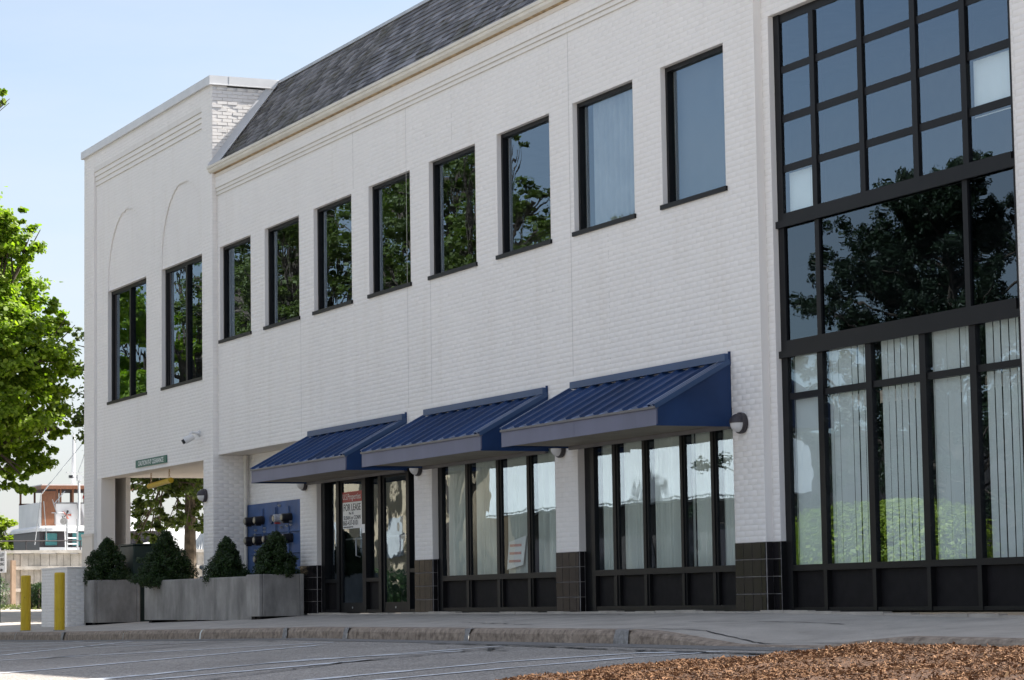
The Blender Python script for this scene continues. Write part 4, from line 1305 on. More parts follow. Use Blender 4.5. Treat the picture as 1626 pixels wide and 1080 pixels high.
t = thing('curtain', 'pleated white curtain behind the middle shop window left of the leaning board', 'curtain', (-35, 0.35, 0.5))
curtain(t, -36.0, -34.84, 0.3, 2.4, 0.21, 0.034, 0.055, 1); curtain(t, -34.83, -33.72, 0.3, 2.4, 0.21, 0.034, 0.05, 2)
t = thing('curtain', 'pleated white curtain hanging behind the two right panes of the middle shop window', 'curtain', (-32.5, 0.35, 0.5))
curtain(t, -33.55, -32.70, 0.3, 2.4, 0.21, 0.034, 0.055, 3); curtain(t, -32.66, -32.24, 0.3, 2.4, 0.21, 0.034, 0.055, 4); curtain(t, -32.18, -31.68, 0.3, 2.4, 0.21, 0.034, 0.055, 44)
t = thing('curtain', 'loose white curtain across the shop window nearest the glazed bay', 'curtain', (-29, 0.35, 0.5))
for k, (a, b_) in enumerate(((-30.85, -30.62), (-30.55, -30.12), (-30.10, -29.30), (-29.26, -28.36), (-28.33, -28.12), (-28.05, -27.55), (-27.53, -26.85))): curtain(t, a, b_, 0.3, 2.4, 0.21, 0.03, 0.08, 10 + k)
t = thing('curtain', 'sheer curtain behind the second large upper window from the glazed bay', 'curtain', (-30, 0.3, 5))
curtain(t, -30.75, -29.25, 4.6, 6.85, 0.235, 0.02, 0.16, 21, simple('sheer_curtain', (0.30, 0.32, 0.34), 0.9, 0, 0.1))
t = thing('curtain', 'pale curtain filling the upper window nearest the glazed bay', 'curtain', (-27.5, 0.3, 5), )
curtain(t, -28.45, -26.8, 4.6, 6.85, 0.25, 0.004, 0.5, 22, simple('grey_blind', (0.10, 0.11, 0.12), 0.9, 0, 0.05))
t = thing('vertical_blind', 'white vertical blinds across the ground floor panes of the tall glazed bay', 'blinds', (-23.5, 0.4, 0.5))
slats(t, -25.84, -25.12, 0.2, 2.98, 0.252, 0.12, 0.008, 31); slats(t, -25.02, -24.1, 0.2, 2.98, 0.252, 0.12, 0.008, 32)
slats(t, -23.88, -23.02, 0.2, 2.98, 0.252, 0.11, 0.010, 33); slats(t, -23.0, -22.12, 0.2, 2.98, 0.252, 0.11, 0.010, 34); slats(t, -21.93, -21.2, 0.2, 2.98, 0.252, 0.11, 0.014, 35)
t = thing('blind', 'white blind lit behind the lowest left pane of the upper bay grid', 'blinds', (-25.4, 0.3, 4.6))
slats(t, -25.82, -25.06, 4.5, 5.10, 0.26, 0.09, 0.002, 36)
t = thing('blind', 'white vertical blind behind the right hand pane high in the glazed bay', 'blinds', (-21.6, 0.3, 5.2))
slats(t, -22.12, -21.2, 5.05, 5.70, 0.26, 0.12, 0.002, 37)

# ------------------------------------------------------------------ planters, bollards, low wall, transformer
def planter(x0, x1, y0, y1, ztop, label):
    zb = min(z_walk(x0, y0), z_walk(x1, y0))
    t = thing('concrete_planter', label, 'planter', ((x0 + x1) / 2, (y0 + y1) / 2, zb), 'weathered concrete planters in front of the tower')
    w = 0.07
    s = MB(); s.bbox(x0, x1, y0, y0 + w, zb + 0.06, ztop, 0.012, M_PLANTER); s.bbox(x0, x1, y1 - w, y1, zb + 0.06, ztop, 0.012, M_PLANTER)
    s.bbox(x0 + 0.001, x0 + w, y0 + w + .001, y1 - w - .001, zb + 0.06, ztop - 0.001, 0.012, M_PLANTER); s.bbox(x1 - w, x1 - 0.001, y0 + w + .001, y1 - w - .001, zb + 0.06, ztop - 0.001, 0.012, M_PLANTER)
    build('wall', s, None, t)
    s = MB(); s.box(x0 + w, x1 - w, y0 + w, y1 - w, zb + 0.1, ztop - 0.07, M_SOIL); build('soil', s, None, t)
    n = 2 if x1 - x0 < 2 else 3
    for i in range(n):
        xx = x0 + 0.1 + (x1 - x0 - 0.4) * i / (n - 1)
        s = MB(); s.box(xx, xx + 0.2, y0 + 0.06, y1 - 0.05, zb - 0.05, zb + 0.058, M_PANEL); build('foot', s, None, t)
planter(-52.12, -51.06, -0.95, 0.02, 0.70, 'square weathered concrete planter at the far left, beside the low white wall')
planter(-48.22, -41.82, -0.75, -0.13, 0.645, 'long streaked concrete planter holding two dwarf spruces')
planter(-41.76, -41.10, -0.92, -0.12, 0.665, 'small square concrete planter beside the entrance, in front of the meters')

def leaf_mesh(name, P, N, size, mat, parent, shape='maple', seed=0, up=None):
    """P (n,3) leaf centres, N (n,3) facing; size (n,)"""
    r = np.random.default_rng(seed); n = len(P)
    N = N / (np.linalg.norm(N, axis=1, keepdims=True) + 1e-9)
    T = np.cross(N, r.normal(size=(n, 3))); T /= (np.linalg.norm(T, axis=1, keepdims=True) + 1e-9)
    B = np.cross(N, T)
    if shape == 'maple':
        c = np.array([(-0.1, -0.55), (0.42, -0.28), (0.5, 0.25), (0.0, 0.62), (-0.5, 0.22), (-0.45, -0.3)])
    elif shape == 'needle':
        c = np.array([(-0.5, -0.07), (0.5, -0.03), (0.5, 0.03), (-0.5, 0.07)])
    elif shape == 'tuft':
        c = np.array([(-0.45, -0.22), (0.2, -0.4), (0.6, 0.0), (0.1, 0.38)])
    else:
        c = np.array([(-0.5, 0.0), (0.0, -0.28), (0.55, 0.0), (0.0, 0.28)])
    k = len(c)
    cur = r.uniform(-0.25, 0.25, (n, 1))
    V = P[:, None, :] + size[:, None, None] * (c[None, :, 0:1] * T[:, None, :] + c[None, :, 1:2] * B[:, None, :] + (np.abs(c[None, :, 0:1]) * cur[:, :, None]) * N[:, None, :])
    F = np.arange(n * k).reshape(n, k)
    return np_mesh(name, V.reshape(-1, 3), F, mat, parent)

def spruce(x, y, z0, h, rad, label, seed):
    t = thing('dwarf_spruce', label, 'shrub', (x, y, z0), 'dwarf spruces in the concrete planters')
    s = MB(); s.tube([(x, y, z0 - 0.03), (x, y, z0 + h * 0.8)], [0.03, 0.008], 7, M_BARK); build('trunk', s, None, t)
    r = np.random.default_rng(seed); P = []; N = []; S = []
    nl = 170
    for i in range(nl):
        f = r.uniform(0, 1) ** 1.25
        zz = z0 + 0.02 + f * h * 0.93
        prof = rad * (1 - f) ** 0.72 * (1.0 if f > 0.12 else 0.74 + 2.2 * f)
        a = r.uniform(0, 6.283); rr = prof * r.uniform(0.78, 1.12) * (1 + 0.13 * math.sin(2 * a + seed * 2.1 + f * 5) + (0.35 if (i % 17 == 0 and f < 0.6) else 0))
        c = np.array([x + rr * math.cos(a), y + rr * math.sin(a), zz])
        lr = (0.055 + 0.05 * (1 - f)) * r.uniform(0.7, 1.35)
        m_ = int(110 * (lr / 0.08) ** 1.6)
        d = r.normal(size=(m_, 3)); d /= np.linalg.norm(d, axis=1, keepdims=True)
        d[:, 2] *= 0.9
        P.append(c + d * lr * r.uniform(0.6, 1.08, (m_, 1))); N.append(d + r.normal(size=(m_, 3)) * 0.5); S.append(r.uniform(0.018, 0.038, m_))
    # dark inner mass of twigs
    m_ = 2500; f = r.uniform(0, 1, m_); a = r.uniform(0, 6.283, m_); rr = rad * (1 - f) ** 0.75 * r.uniform(0.3, 0.85, m_)
    P.append(np.stack([x + rr * np.cos(a), y + rr * np.sin(a), z0 + f * h * 0.93], 1)); N.append(r.normal(size=(m_, 3))); S.append(np.full(m_, 0.05))
    o = leaf_mesh('crown', np.concatenate(P), np.concatenate(N), np.concatenate(S), M_SPRUCE, t, 'tuft', seed)
spruce(-51.62, -0.50, 0.63, 0.95, 0.50, 'rounded dwarf spruce in the far left square planter', 1)
spruce(-47.55, -0.52, 0.575, 1.04, 0.52, 'tallest dwarf spruce, at the left end of the long planter', 2)
spruce(-44.25, -0.42, 0.575, 0.80, 0.36, 'small dwarf spruce with side tufts towards the right end of the long planter', 3)
spruce(-41.45, -0.50, 0.595, 0.80, 0.36, 'dwarf spruce in the small planter in front of the blue meter board', 4)

def bollard(x, y, label, src=None):
    z = z_walk(x, y)
    if src: return dup(src, (x - src.location.x, y - src.location.y, z - src.location.z), label)
    t = thing('bollard', label, 'bollard', (x, y, z), 'yellow steel bollards by the kerb')
    s = MB(); s.tube([(x, y, z - 0.05), (x, y, z + 1.055), (x, y, z + 1.075), (x, y, z + 1.08)], [0.098, 0.098, 0.09, 0.06], 24, M_YEL)
    build('post', s, None, t)
    s = MB(); s.tube([(x, y, z - 0.05), (x, y, z + 0.012)], [0.13, 0.115], 18, M_MORTAR); build('footing', s, None, t)
    return t
b0 = bollard(-50.15, -2.56, 'left yellow bollard, in front of the plank wall')
bollard(-47.62, -2.56, 'right yellow bollard, in front of the low white brick wall', b0)

t = thing('low_brick_wall', 'low white painted brick wall stub behind the right yellow bollard', 'wall', (-52.8, -1.15, -0.25))
s = MB(); X0, X1, YA, YC, ZT = -53.80, -51.76, -1.30, -0.92, 0.95
s.box(X0, X1, YA, YC, -0.5, ZT, M_JOINT); core = build('wall_core', s, None, t)
s = MB(); s.box(X0 - .01, X1 + .012, YA - .012, YC + .01, ZT, ZT + 0.03, M_WHITE); build('cap', s, None, t)
b2 = BrickSet(); lay(b2, X0, X1, -0.3333, 0.9333, [], YA); lay(b2, YA, YC, -0.3333, 0.9333, [], X1, 'x', proud=0.0012); b2.mesh('brickwork', core)

t = thing('transformer_box', 'dark green utility transformer cabinet behind the planters in the drive-through', 'utility box', (-51.8, 0.2, -0.2))
s = MB(); s.bbox(-52.3, -51.3, -0.05, 0.72, -0.2, 1.40, 0.02, M_GREEN); s.box(-52.33, -51.27, -0.07, 0.74, 1.402, 1.43, M_GREEN); build('cabinet', s, None, t)
s = MB(); s.bbox(-52.3, -51.3, 0.74, 1.12, -0.2, 1.10, 0.015, M_GREEN); build('side_cabinet', s, None, t)
# blue grey rails in the passage
t = thing('guard_rail', 'pale blue pipe guard rail behind the long planter in the passage', 'railing', (-50, 3, -0.1))
for z in (0.95, 0.72, 0.5):
    s = MB(); s.tube([(-52.0, 1.6, z), (-50.0, 2.6, z), (-47.5, 3.4, z)], 0.045, 8, simple('rail_paint', (0.30, 0.36, 0.42), 0.5) if z > .9 else MATS['rail_paint']); build('rail', s, None, t)
for x, y in ((-51.9, 1.65), (-50.0, 2.6), (-47.6, 3.37)):
    s = MB(); s.tube([(x, y, -0.15), (x, y, 1.0)], 0.05, 8, M_BOATW); build('post', s, None, t)

t = thing('parking_sign', 'white parking sign with an arrow on a dark post at the left picture edge', 'sign', (-58.5, -1.0, -0.15))
s = MB(); s.box(-58.95, -58.86, -1.03, -0.94, -0.3, 1.05, M_GREEN); build('post', s, None, t)
s = MB(); s.box(-59.75, -57.93, -1.06, -1.035, 0.96, 1.44, M_SIGNW); build('plate', s, None, t)
for k, w_ in enumerate(('VALLEY', 'BILL', 'PARKING')):
    text('lettering', w_, 0.10, (-58.02, -1.065, 1.33 - k * 0.105), M_INK, t, 'RIGHT', sx=2.0)
s = MB(); s.box(-59.2, -58.35, -1.068, -1.062, 1.01, 1.03, M_INK); s.face([(-58.35, -1.066, 0.98), (-58.1, -1.066, 1.02), (-58.35, -1.066, 1.06)], M_INK); build('arrow', s, None, t)

# ------------------------------------------------------------------ mulch bed
CREST = [(-11.7, -0.58), (-11.3, -0.42), (-10.98, -0.23), (-10.918, -0.17), (-10.421, -0.124), (-10.014, -0.09), (-9.58, -0.071), (-9.225, -0.057), (-8.75, -0.031), (-8.313, -0.015), (-8.067, -0.008), (-7.8, -0.004), (0, 0.0)]
def z_mulch(x, y):
    c = lerp_tab(CREST, x) - 0.022 + 0.012 * math.sin(x * 3.1 + y) + 0.010 * math.sin(x * 7.3 - y * 4.1)
    g = z_road(x, y) - 0.05
    f = min(1, max(0, (-9.0 - y) / 0.6)); f = f * f * (3 - 2 * f)
    e = min(1, max(0, (x + 13.4) / 1.2)); 
    drop = max(0, (-9.8 - y)) * 0.085
    return g + (max(c - drop, g) - g) * f * e
s = MB(); s.grid(frange(-13.5, -2, 160), frange(-14.2, -9.0, 80), z_mulch, M_MULCHB)
bed = tag(build('mulch_bed', s), kind='structure')
r = np.random.default_rng(5)
n = 380000
xs_ = r.uniform(-12.6, -5.2, n); ys_ = -9.03 - r.uniform(0, 1, n) ** 1.3 * 3.2
keep = (ys_ > -15.23 + (-xs_) * 0.30)
xs_, ys_ = xs_[keep], ys_[keep]
zs_ = np.array([z_mulch(a, b_) for a, b_ in zip(xs_, ys_)]) + r.uniform(-0.002, 0.014, len(xs_)) + 0.02 * (np.sin(xs_ * 9) * np.sin(ys_ * 11 + xs_ * 3) * .5)
n = len(xs_)
L_ = r.gamma(1.7, 0.0036, n) + 0.004; W_ = L_ * r.uniform(0.15, 0.42, n)
T = r.normal(size=(n, 3)); T[:, 2] *= 0.45; T /= np.linalg.norm(T, axis=1, keepdims=True)
Nn = np.cross(T, r.normal(size=(n, 3))); Nn /= np.linalg.norm(Nn, axis=1, keepdims=True); Bn = np.cross(T, Nn)
P0 = np.stack([xs_, ys_, zs_], 1)
def o_(a, b_, c): return P0 + T * (L_ * a)[:, None] + Bn * (W_ * b_)[:, None] + Nn * (W_ * c)[:, None]
V = np.stack([o_(-.5, -.4, 0), o_(.5, -.5, .15), o_(.45, .45, 0), o_(-.5, .5, .25)], 1)
F = np.arange(n * 4).reshape(n, 4)
ob = np_mesh('mulch_chips', V.reshape(-1, 3), F, M_MULCH); tag(ob, 'orange brown shredded bark mulch heaped in the near bed', 'mulch', kind='stuff')
M_CHIPL = simple('pale_wood', (0.5, 0.38, 0.25), 0.8)
PEG = Vector((-8.62, -9.75, -0.085))
s = MB(); s.tube([PEG, PEG + Vector((0.004, 0, 0.062))], [0.009, 0.007], 6, M_CHIPL); tag(build('wooden_peg', s), 'short pale wooden peg sticking up from the mulch', 'stake')

# ------------------------------------------------------------------ trees
def tree(name, label, cat_, base, h_trunk, lobes, n_leaf, lsize, mat, bark, seed, trunk_r=0.22, shape='maple', group=None, limbs=26, lean=(0, 0)):
    t = thing(name, label, cat_, base, group)
    r = np.random.default_rng(seed); jr = random.Random(seed)
    s = MB(); bx_, by_, bz_ = base
    top = max(l[2] for l in lobes)
    tp = [(bx_, by_, bz_ - 0.1), (bx_ + lean[0] * .3, by_ + lean[1] * .3, bz_ + h_trunk * 0.5), (bx_ + lean[0], by_ + lean[1], bz_ + h_trunk), (bx_ + lean[0] * 1.4, by_ + lean[1] * 1.4, bz_ + (top - bz_) * 0.9)]
    s.tube(tp, [trunk_r * 1.25, trunk_r, trunk_r * 0.8, trunk_r * 0.15], 10, bark)
    for i in range(limbs):
        l = lobes[i % len(lobes)]
        st = Vector(tp[2]).lerp(Vector(tp[3]), jr.uniform(-0.1, 0.7))
        en = Vector((l[0] + jr.uniform(-.6, .6) * l[3], l[1] + jr.uniform(-.6, .6) * l[3], l[2] + jr.uniform(-.5, .6) * l[3]))
        md = st.lerp(en, 0.5) + Vector((jr.uniform(-.3, .3), jr.uniform(-.3, .3), jr.uniform(0, .5)))
        s.tube([st, md, en], [trunk_r * 0.38, trunk_r * 0.2, 0.015], 6, bark)
        for q in range(3):
            e2 = en + Vector((jr.uniform(-1, 1), jr.uniform(-1, 1), jr.uniform(-.6, .9))) * l[3] * 0.7
            s.tube([md.lerp(en, jr.uniform(.1, .8)), e2], [trunk_r * 0.12, 0.01], 4, bark)
    build('trunk', s, None, t)
    vol = np.array([l[3] ** 2.2 for l in lobes]); vol /= vol.sum()
    P = []; N = []; S = []
    for l, v in zip(lobes, vol):
        m_ = int(n_leaf * v); ncl = max(6, m_ // 70)
        d = r.normal(size=(ncl, 3)); d /= np.linalg.norm(d, axis=1, keepdims=True)
        cc = np.array(l[:3]) + d * l[3] * (r.uniform(0.25, 1, (ncl, 1)) ** 0.45) * np.array([1, 1, 0.82])
        ci = r.integers(0, ncl, m_)
        pr = r.normal(size=(m_, 3)) * l[3] * 0.10 * r.uniform(.5, 1.5, (ncl, 1))[ci]
        pr[:, 2] *= 0.6
        P.append(cc[ci] + pr); N.append(d[ci] * 0.5 + r.normal(size=(m_, 3)) * 0.55 + np.array([0.1, 0.1, 0.75])); S.append(lsize * r.uniform(0.6, 1.3, m_))
    leaf_mesh('crown', np.concatenate(P), np.concatenate(N), np.concatenate(S), mat, t, shape, seed)
    return t

# big maple at the left edge of the picture
dist_l = 65.0
def at(u, v, dd):
    # world point at distance dd along the direction of a photograph position (used once to size the far things)
    fx = (u - 813) / 4121.9; fy = (v - 540) / 4121.9
    d = Vector(cf) + Vector(cr) * fx - Vector(cu) * fy
    return CAM + d * (dd / d.length)
L_m = []
for u, v, rr in ((20, 385, 0.75), (-30, 400, 1.3), (5, 460, 1.2), (60, 500, 0.85), (-40, 520, 1.6), (30, 560, 1.3), (95, 520, 0.5), (75, 590, 1.0), (110, 580, 0.42), (20, 640, 1.3), (60, 660, 0.9), (85, 680, 0.5), (-50, 660, 1.6), (10, 720, 1.0), (60, 725, 0.6), (-25, 760, 0.7), (35, 765, 0.45), (-90, 460, 1.8), (-100, 600, 1.8), (-80, 720, 1.3), (20, 345, 0.4), (-120, 380, 1.5), (-60, 330, 1.2)):
    p = at(u, v, 65 + rng.uniform(-1.5, 1.5)); L_m.append((p.x, p.y, p.z, rr * 0.88))
bp_ = at(-70, 960, 65)
tree('maple_tree', 'sunlit leafy maple reaching in from the left edge above the boat', 'tree', (bp_.x, bp_.y, 0.0), 3.0, L_m, 95000, 0.095, M_MAPLE, M_BARK, 11, 0.25)
p = at(-7, 155, 95)
L_b = [(p.x, p.y, p.z, 0.5), (p.x - 0.1, p.y - 1.2, p.z + 0.4, 1.1), (p.x - .1, p.y - 2.6, p.z + 0.5, 1.8)]
tree('maple_tree', 'tree of which one twig pokes in at the upper left picture edge', 'tree', (p.x, p.y - 6.5, -0.1), 9.0, L_b + [(p.x, p.y - 5.5, p.z, 3.2), (p.x, p.y - 7, p.z - 3.5, 3.4), (p.x, p.y - 8, p.z - 6.5, 3.0)], 14000, 0.2, M_MAPLE, M_BARK, 12, 0.3)
# tree seen through the passage
L_p = []
for u, v, rr in ((300, 740, 1.1), (255, 760, 1.0), (300, 790, 1.0), (260, 800, 0.9), (235, 790, 0.55), (235, 830, 0.6), (270, 840, 0.7), (225, 770, 0.4), (228, 856, 0.35), (310, 830, 0.5), (215, 745, 0.6), (320, 700, 1.6), (250, 690, 1.5), (200, 700, 1.2), (180, 640, 1.2), (260, 620, 1.8), (330, 620, 1.8), (128, 535, 0.35), (160, 560, 1.1), (350, 780, 1.0)):
    p = at(u, v, 68 + rng.uniform(-1.2, 1.2)); L_p.append((p.x, p.y, p.z, rr))
bp_ = at(302, 885, 68)
tree('sycamore_tree', 'tree with mottled trunk seen through the drive-through opening', 'tree', (bp_.x, bp_.y, 0.1), 3.2, L_p, 30000, 0.085, M_BROAD, M_BARKP, 13, 0.16)
tree('shade_tree', 'tree behind the white tower, only its shade and a twig showing', 'tree', (-61.5, 7.6, -0.1), 3.5, [(-61.5 + 3.0 * math.cos(k * 1.05), 7.6 + 3.2 * math.sin(k * 1.05), 7.2 + (k % 3) * 1.1, 2.1) for k in range(8)] + [(-61.5, 7.6, 8.5, 2.6)], 30000, 0.17, M_BROAD, M_BARK, 15, 0.24)
# small far tree at far left
p = at(4, 850, 150)
tree('far_tree', 'small bright tree far beyond the plank wall at the left edge', 'tree', (p.x, p.y, 0), 1.5, [(p.x, p.y, p.z, 1.0), (p.x, p.y - 1.5, p.z + 0.5, 1.5), (p.x, p.y + 0.3, p.z - 1.0, 1.0)], 5000, 0.22, M_HEDGE, M_BARK, 14, 0.12)

# hedges beside the plank wall
def hedge(label, x0, x1, y0, y1, z0, z1, n_, mat, seed, ls=0.07, cat_='hedge', name='hedge'):
    r = np.random.default_rng(seed)
    P = np.stack([r.uniform(x0, x1, n_), r.uniform(y0, y1, n_), z0 + (z1 - z0) * r.uniform(0, 1, n_) ** 0.8], 1)
    c = np.array([(x0 + x1) / 2, (y0 + y1) / 2, z0 + (z1 - z0) * .45]); h = np.array([(x1 - x0) / 2, (y1 - y0) / 2, (z1 - z0) * .55])
    q = (np.abs((P - c) / h) ** 4).sum(1)
    P = P[q < 1.0 + r.uniform(-.15, .15, len(q))]
    N = (P - c) / h + r.normal(size=P.shape) * 0.5 + np.array([0, 0, .5])
    t = thing(name, label, cat_, (c[0], c[1], z0))
    leaf_mesh('foliage', P, N, ls * r.uniform(.6, 1.3, len(P)), mat, t, 'leaf', seed)
    s = MB()
    jr = random.Random(seed)
    for i in range(6):
        a = (jr.uniform(x0 + .1, x1 - .1), jr.uniform(y0 + .1, y1 - .1), z0 - 0.05); s.tube([a, (a[0] + jr.uniform(-.2, .2), a[1] + jr.uniform(-.2, .2), z1 - 0.2 * (z1 - z0))], [0.025, 0.008], 5, M_BARK)
    build('stem', s, None, t)
hedge('dark clipped shrub at the left edge in front of the plank wall', -71.2, -69.4, -0.6, 2.0, 0.05, 1.1, 9000, M_HEDGED, 51)
hedge('dark hedge block between the left bollard and the low white wall', -70.6, -69.4, 2.55, 3.5, 0.02, 0.85, 7000, M_HEDGED, 52)

# ------------------------------------------------------------------ plank wall at the waterside
t = thing('plank_wall', 'weathered grey plank retaining wall with pale pilasters at the waterside', 'wall', (-74, 6, 0.1))
ZW0, ZW1 = 0.1, 1.72
jr = random.Random(9); y = -8.0; 
while y < 22:
    w = jr.uniform(0.16, 0.28); s = MB(); s.box(-74.2 - jr.uniform(0, .03), -74.0 + jr.uniform(0, 0.03), y + 0.006, y + w - 0.006, ZW0, ZW1 - jr.uniform(0.0, 0.02), M_SEAWALL)
    build('plank', s, None, t); y += w
s = MB(); s.box(-74.25, -73.9, -8, 22, ZW1, ZW1 + 0.09, M_SEAWALL)
for z in (1.25, 0.62): s.box(-73.97, -73.90, -8, 22, z, z + 0.10, M_SEAWALL)
build('waler', s, None, t)
for y in (-4, 0.2, 3.05, 6.5, 9.5, 13, 17):
    s = MB(); s.box(-73.9, -73.72, y - 0.06, y + 0.06, ZW0, ZW1 - 0.2, simple('pale_timber', (0.5, 0.36, 0.26), 0.9) if y == -4 else MATS['pale_timber']); build('post', s, None, t)
t = thing('quay_railing', 'thin dark pipe railing along the top of the plank wall', 'railing', (-74.1, 4, 1.8))
s = MB(); s.tube([(-74.1, -6, 2.08), (-74.1, 5.2, 2.08)], 0.02, 6, M_LAMPB); build('rail', s, None, t)
for y in (-4, -1, 2.1, 3.5, 5.1):
    s = MB(); s.tube([(-74.1, y, 1.8), (-74.1, y, 2.09)], 0.018, 6, M_LAMPB); build('post', s, None, t)
r = np.random.default_rng(77); n = 6000
P = np.stack([r.uniform(-73.6, -69, n), r.uniform(-4, 14, n), np.zeros(n)], 1); P[:, 2] = [z_base(a) + 0.03 for a in P[:, 0]]
o = leaf_mesh('grass', P, r.normal(size=(n, 3)) + np.array([1, 0, 0]), r.uniform(.08, .16, n), M_GRASS, None, 'needle', 78); tag(o, 'dry sunlit grass strip at the foot of the plank wall', 'grass', kind='stuff')

# ------------------------------------------------------------------ the boat
BXp = -98.0
def by(u): return 9.75 + (u - 40) * 0.02560
def bz(v): return 2.45 + (870 - v) * 0.0241
t = thing('fishing_boat', 'white wooden fishing boat with brown wheelhouse trim moored beyond the plank wall', 'boat', (BXp, 11, -1.4))
s = MB()   # hull
hp = [(by(-30), 0.2), (by(-30), 2.0), (by(60), 2.2), (by(240), 2.5), (by(260), 3.3)]
for k, (xa, xb) in enumerate(((-94.5, -101.5),)):
    n_ = 14
    ring = []
    for i in range(n_ + 1):
        f = i / n_; yy = by(-60) + (by(300) - by(-60)) * f; half = 3.4 * math.sin(math.pi * (0.12 + 0.80 * f)) ** 0.5
        zt_ = 1.9 + 1.3 * f * f
        ring.append([(BXp - half, yy, zt_), (BXp - half * .8, yy, 0.2), (BXp, yy, -2.2), (BXp + half * .8, yy, 0.2), (BXp + half, yy, zt_), ])
    for a, b_ in zip(ring, ring[1:]):
        for k2 in range(4): s.face([a[k2], a[k2 + 1], b_[k2 + 1], b_[k2]], M_BOATW)
        s.face([a[0], b_[0], b_[4], a[4]], M_BOATW)
    s.face(ring[0], M_BOATW); s.face(ring[-1][::-1], M_BOATW)
build('hull', s, None, t)
s = MB()   # lower deckhouse, rounded front
X = BXp + 1.0
s.box(BXp - 3, X, by(42), by(240), 1.9, bz(845), M_LAMPB)
build('deckhouse', s, None, t)
s = MB(); s.bbox(BXp - 3.2, X + 0.45, by(38), by(245), bz(846), bz(838), 0.08, M_BOATW); s.box(X + .002, X + .05, by(42), by(131), bz(885), bz(871), M_BOATW); build('deckhouse_roof', s, None, t)
for a, b_, c_, d in ((50, 68, 849, 868), (91, 113, 848, 869), (118, 129, 846, 858), (135, 150, 848, 868)):
    s = MB(); s.box(X + 0.01, X + 0.05, by(a), by(b_), bz(d), bz(c_), M_TEAL)
    wo = build('window', s, None, t)
    s = MB(); 
    for q0, q1, q2, q3 in ((a - 1.2, a, d + 1, c_ - 1), (b_, b_ + 1.2, d + 1, c_ - 1), (a - 1.2, b_ + 1.2, c_, c_ - 1.2), (a - 1.2, b_ + 1.2, d + 1.2, d)): s.box(X + 0.012, X + 0.07, by(q0), by(q1), bz(q2), bz(q3), M_INK)
    build('window_frame', s, None, wo)
XW = BXp + 0.2
s = MB(); s.box(BXp - 3, XW, by(50), by(200), bz(838), bz(799), M_BOATW); s.box(XW + .001, XW + .03, by(74), by(200), bz(801), bz(799.2), M_ROOFGREY); build('wheelhouse', s, None, t)
s = MB(); s.box(XW + .002, XW + 0.05, by(53), by(74), bz(836), bz(781), M_WOODBR); build('door', s, None, t)
s = MB(); s.box(BXp - 3.2, XW + 0.25, by(50), by(205), bz(778), bz(772.5), M_WOODBR); s.box(BXp - 3.1, XW + .15, by(52), by(203), bz(772.4), bz(770.5), M_BOATW); build('wheelhouse_roof', s, None, t)
s = MB()
for u in (76.5, 82, 101, 119, 129.5, 150, 170):
    s.box(XW - 0.08, XW + 0.02, by(u - 1.2), by(u + 1.2), bz(799), bz(778), M_WOODBR)
s.box(BXp - 3.0, BXp - 2.9, by(50), by(200), bz(799), bz(796), M_WOODBR)
for u in (52, 74, 95, 110, 131): s.box(BXp - 3.0, BXp - 2.9, by(u - 1.2), by(u + 1.2), bz(799), bz(778), M_WOODBR)
build('window_post', s, None, t)
s = MB(); s.tube([(BXp + .3, by(119), bz(793)), (BXp + .3, by(119), bz(788))], [0.12, 0.1], 10, M_SIGNR); build('lifebuoy', s, None, t)
s = MB(); s.tube([(BXp - 1, by(114.5), bz(772)), (BXp - 1, by(114.5), bz(688))], [0.10, 0.05], 8, M_BOATW); s.box(BXp - 1.05, BXp - .95, by(112.5), by(116.5), bz(690), bz(687), M_BOATW); build('mast', s, None, t)
s = MB(); s.tube([(BXp + 2, by(91), bz(840)), (BXp + 2, by(91), bz(762))], 0.045, 8, M_BOATW); s.tube([(BXp + 2, by(75), bz(763)), (BXp + 2, by(108), bz(763))], 0.02, 6, M_BOATW)
s.box(BXp + 1.9, BXp + 2.1, by(88), by(95), bz(768), bz(759), M_BOATW); s.box(BXp + 1.93, BXp + 2.07, by(76), by(81), bz(764), bz(759.5), M_LAMPB); s.box(BXp + 1.93, BXp + 2.07, by(102), by(107), bz(764), bz(759.5), M_LAMPB); s.box(BXp + 1.9, BXp + 2.1, by(72), by(107), bz(756), bz(754.5), M_BOATW); build('radar_mast', s, None, t)
s = MB()
for u in (71, 86.5): s.tube([(BXp + 2.2, by(u), bz(885)), (BXp + 2.2, by(u), bz(828))], 0.035, 6, M_STEEL)
for v in (875, 867, 858, 849): s.tube([(BXp + 2.2, by(71), bz(v)), (BXp + 2.2, by(86.5), bz(v))], 0.03, 6, M_BOATW)
build('ladder', s, None, t)
s = MB()
for (u0, v0), (u1, v1) in (((36, 790), (27, 868)), ((40, 800), (45, 862)), ((72, 784), (55, 805)), ((104, 720), (92, 755)), ((52, 818), (70, 818)), ((57, 818), (57, 836)), ((70, 818), (70, 836)), ((53, 797), (60, 820)), ((36, 790), (50, 770)), ((131, 700), (116, 690)), ((106, 762), (131, 758)), ((36, 790), (113, 690))):
    s.tube([(BXp + 1.8, by(u0), bz(v0)), (BXp + 1.8, by(u1), bz(v1))], 0.018, 5, M_STEEL)
build('rigging', s, None, t)
s = MB()
for a in range(5):
    an = a * 1.256; s.tube([(XW + 0.1, by(90), bz(819)), (XW + 0.1, by(90) + 0.18 * math.cos(an), bz(819) + 0.18 * math.sin(an))], [0.01, 0.05], 5, M_INK if a % 2 else M_ROOFRED)
build('wheel_ornament', s, None, t)
s = MB()
for k in range(7): s.tube([(XW + 0.15, by(106 + k * .6), bz(800)), (XW + 0.2, by(111 + k * 1.3), bz(836))], 0.03, 5, M_ROOFGREY)
build('rolled_gear', s, None, t)
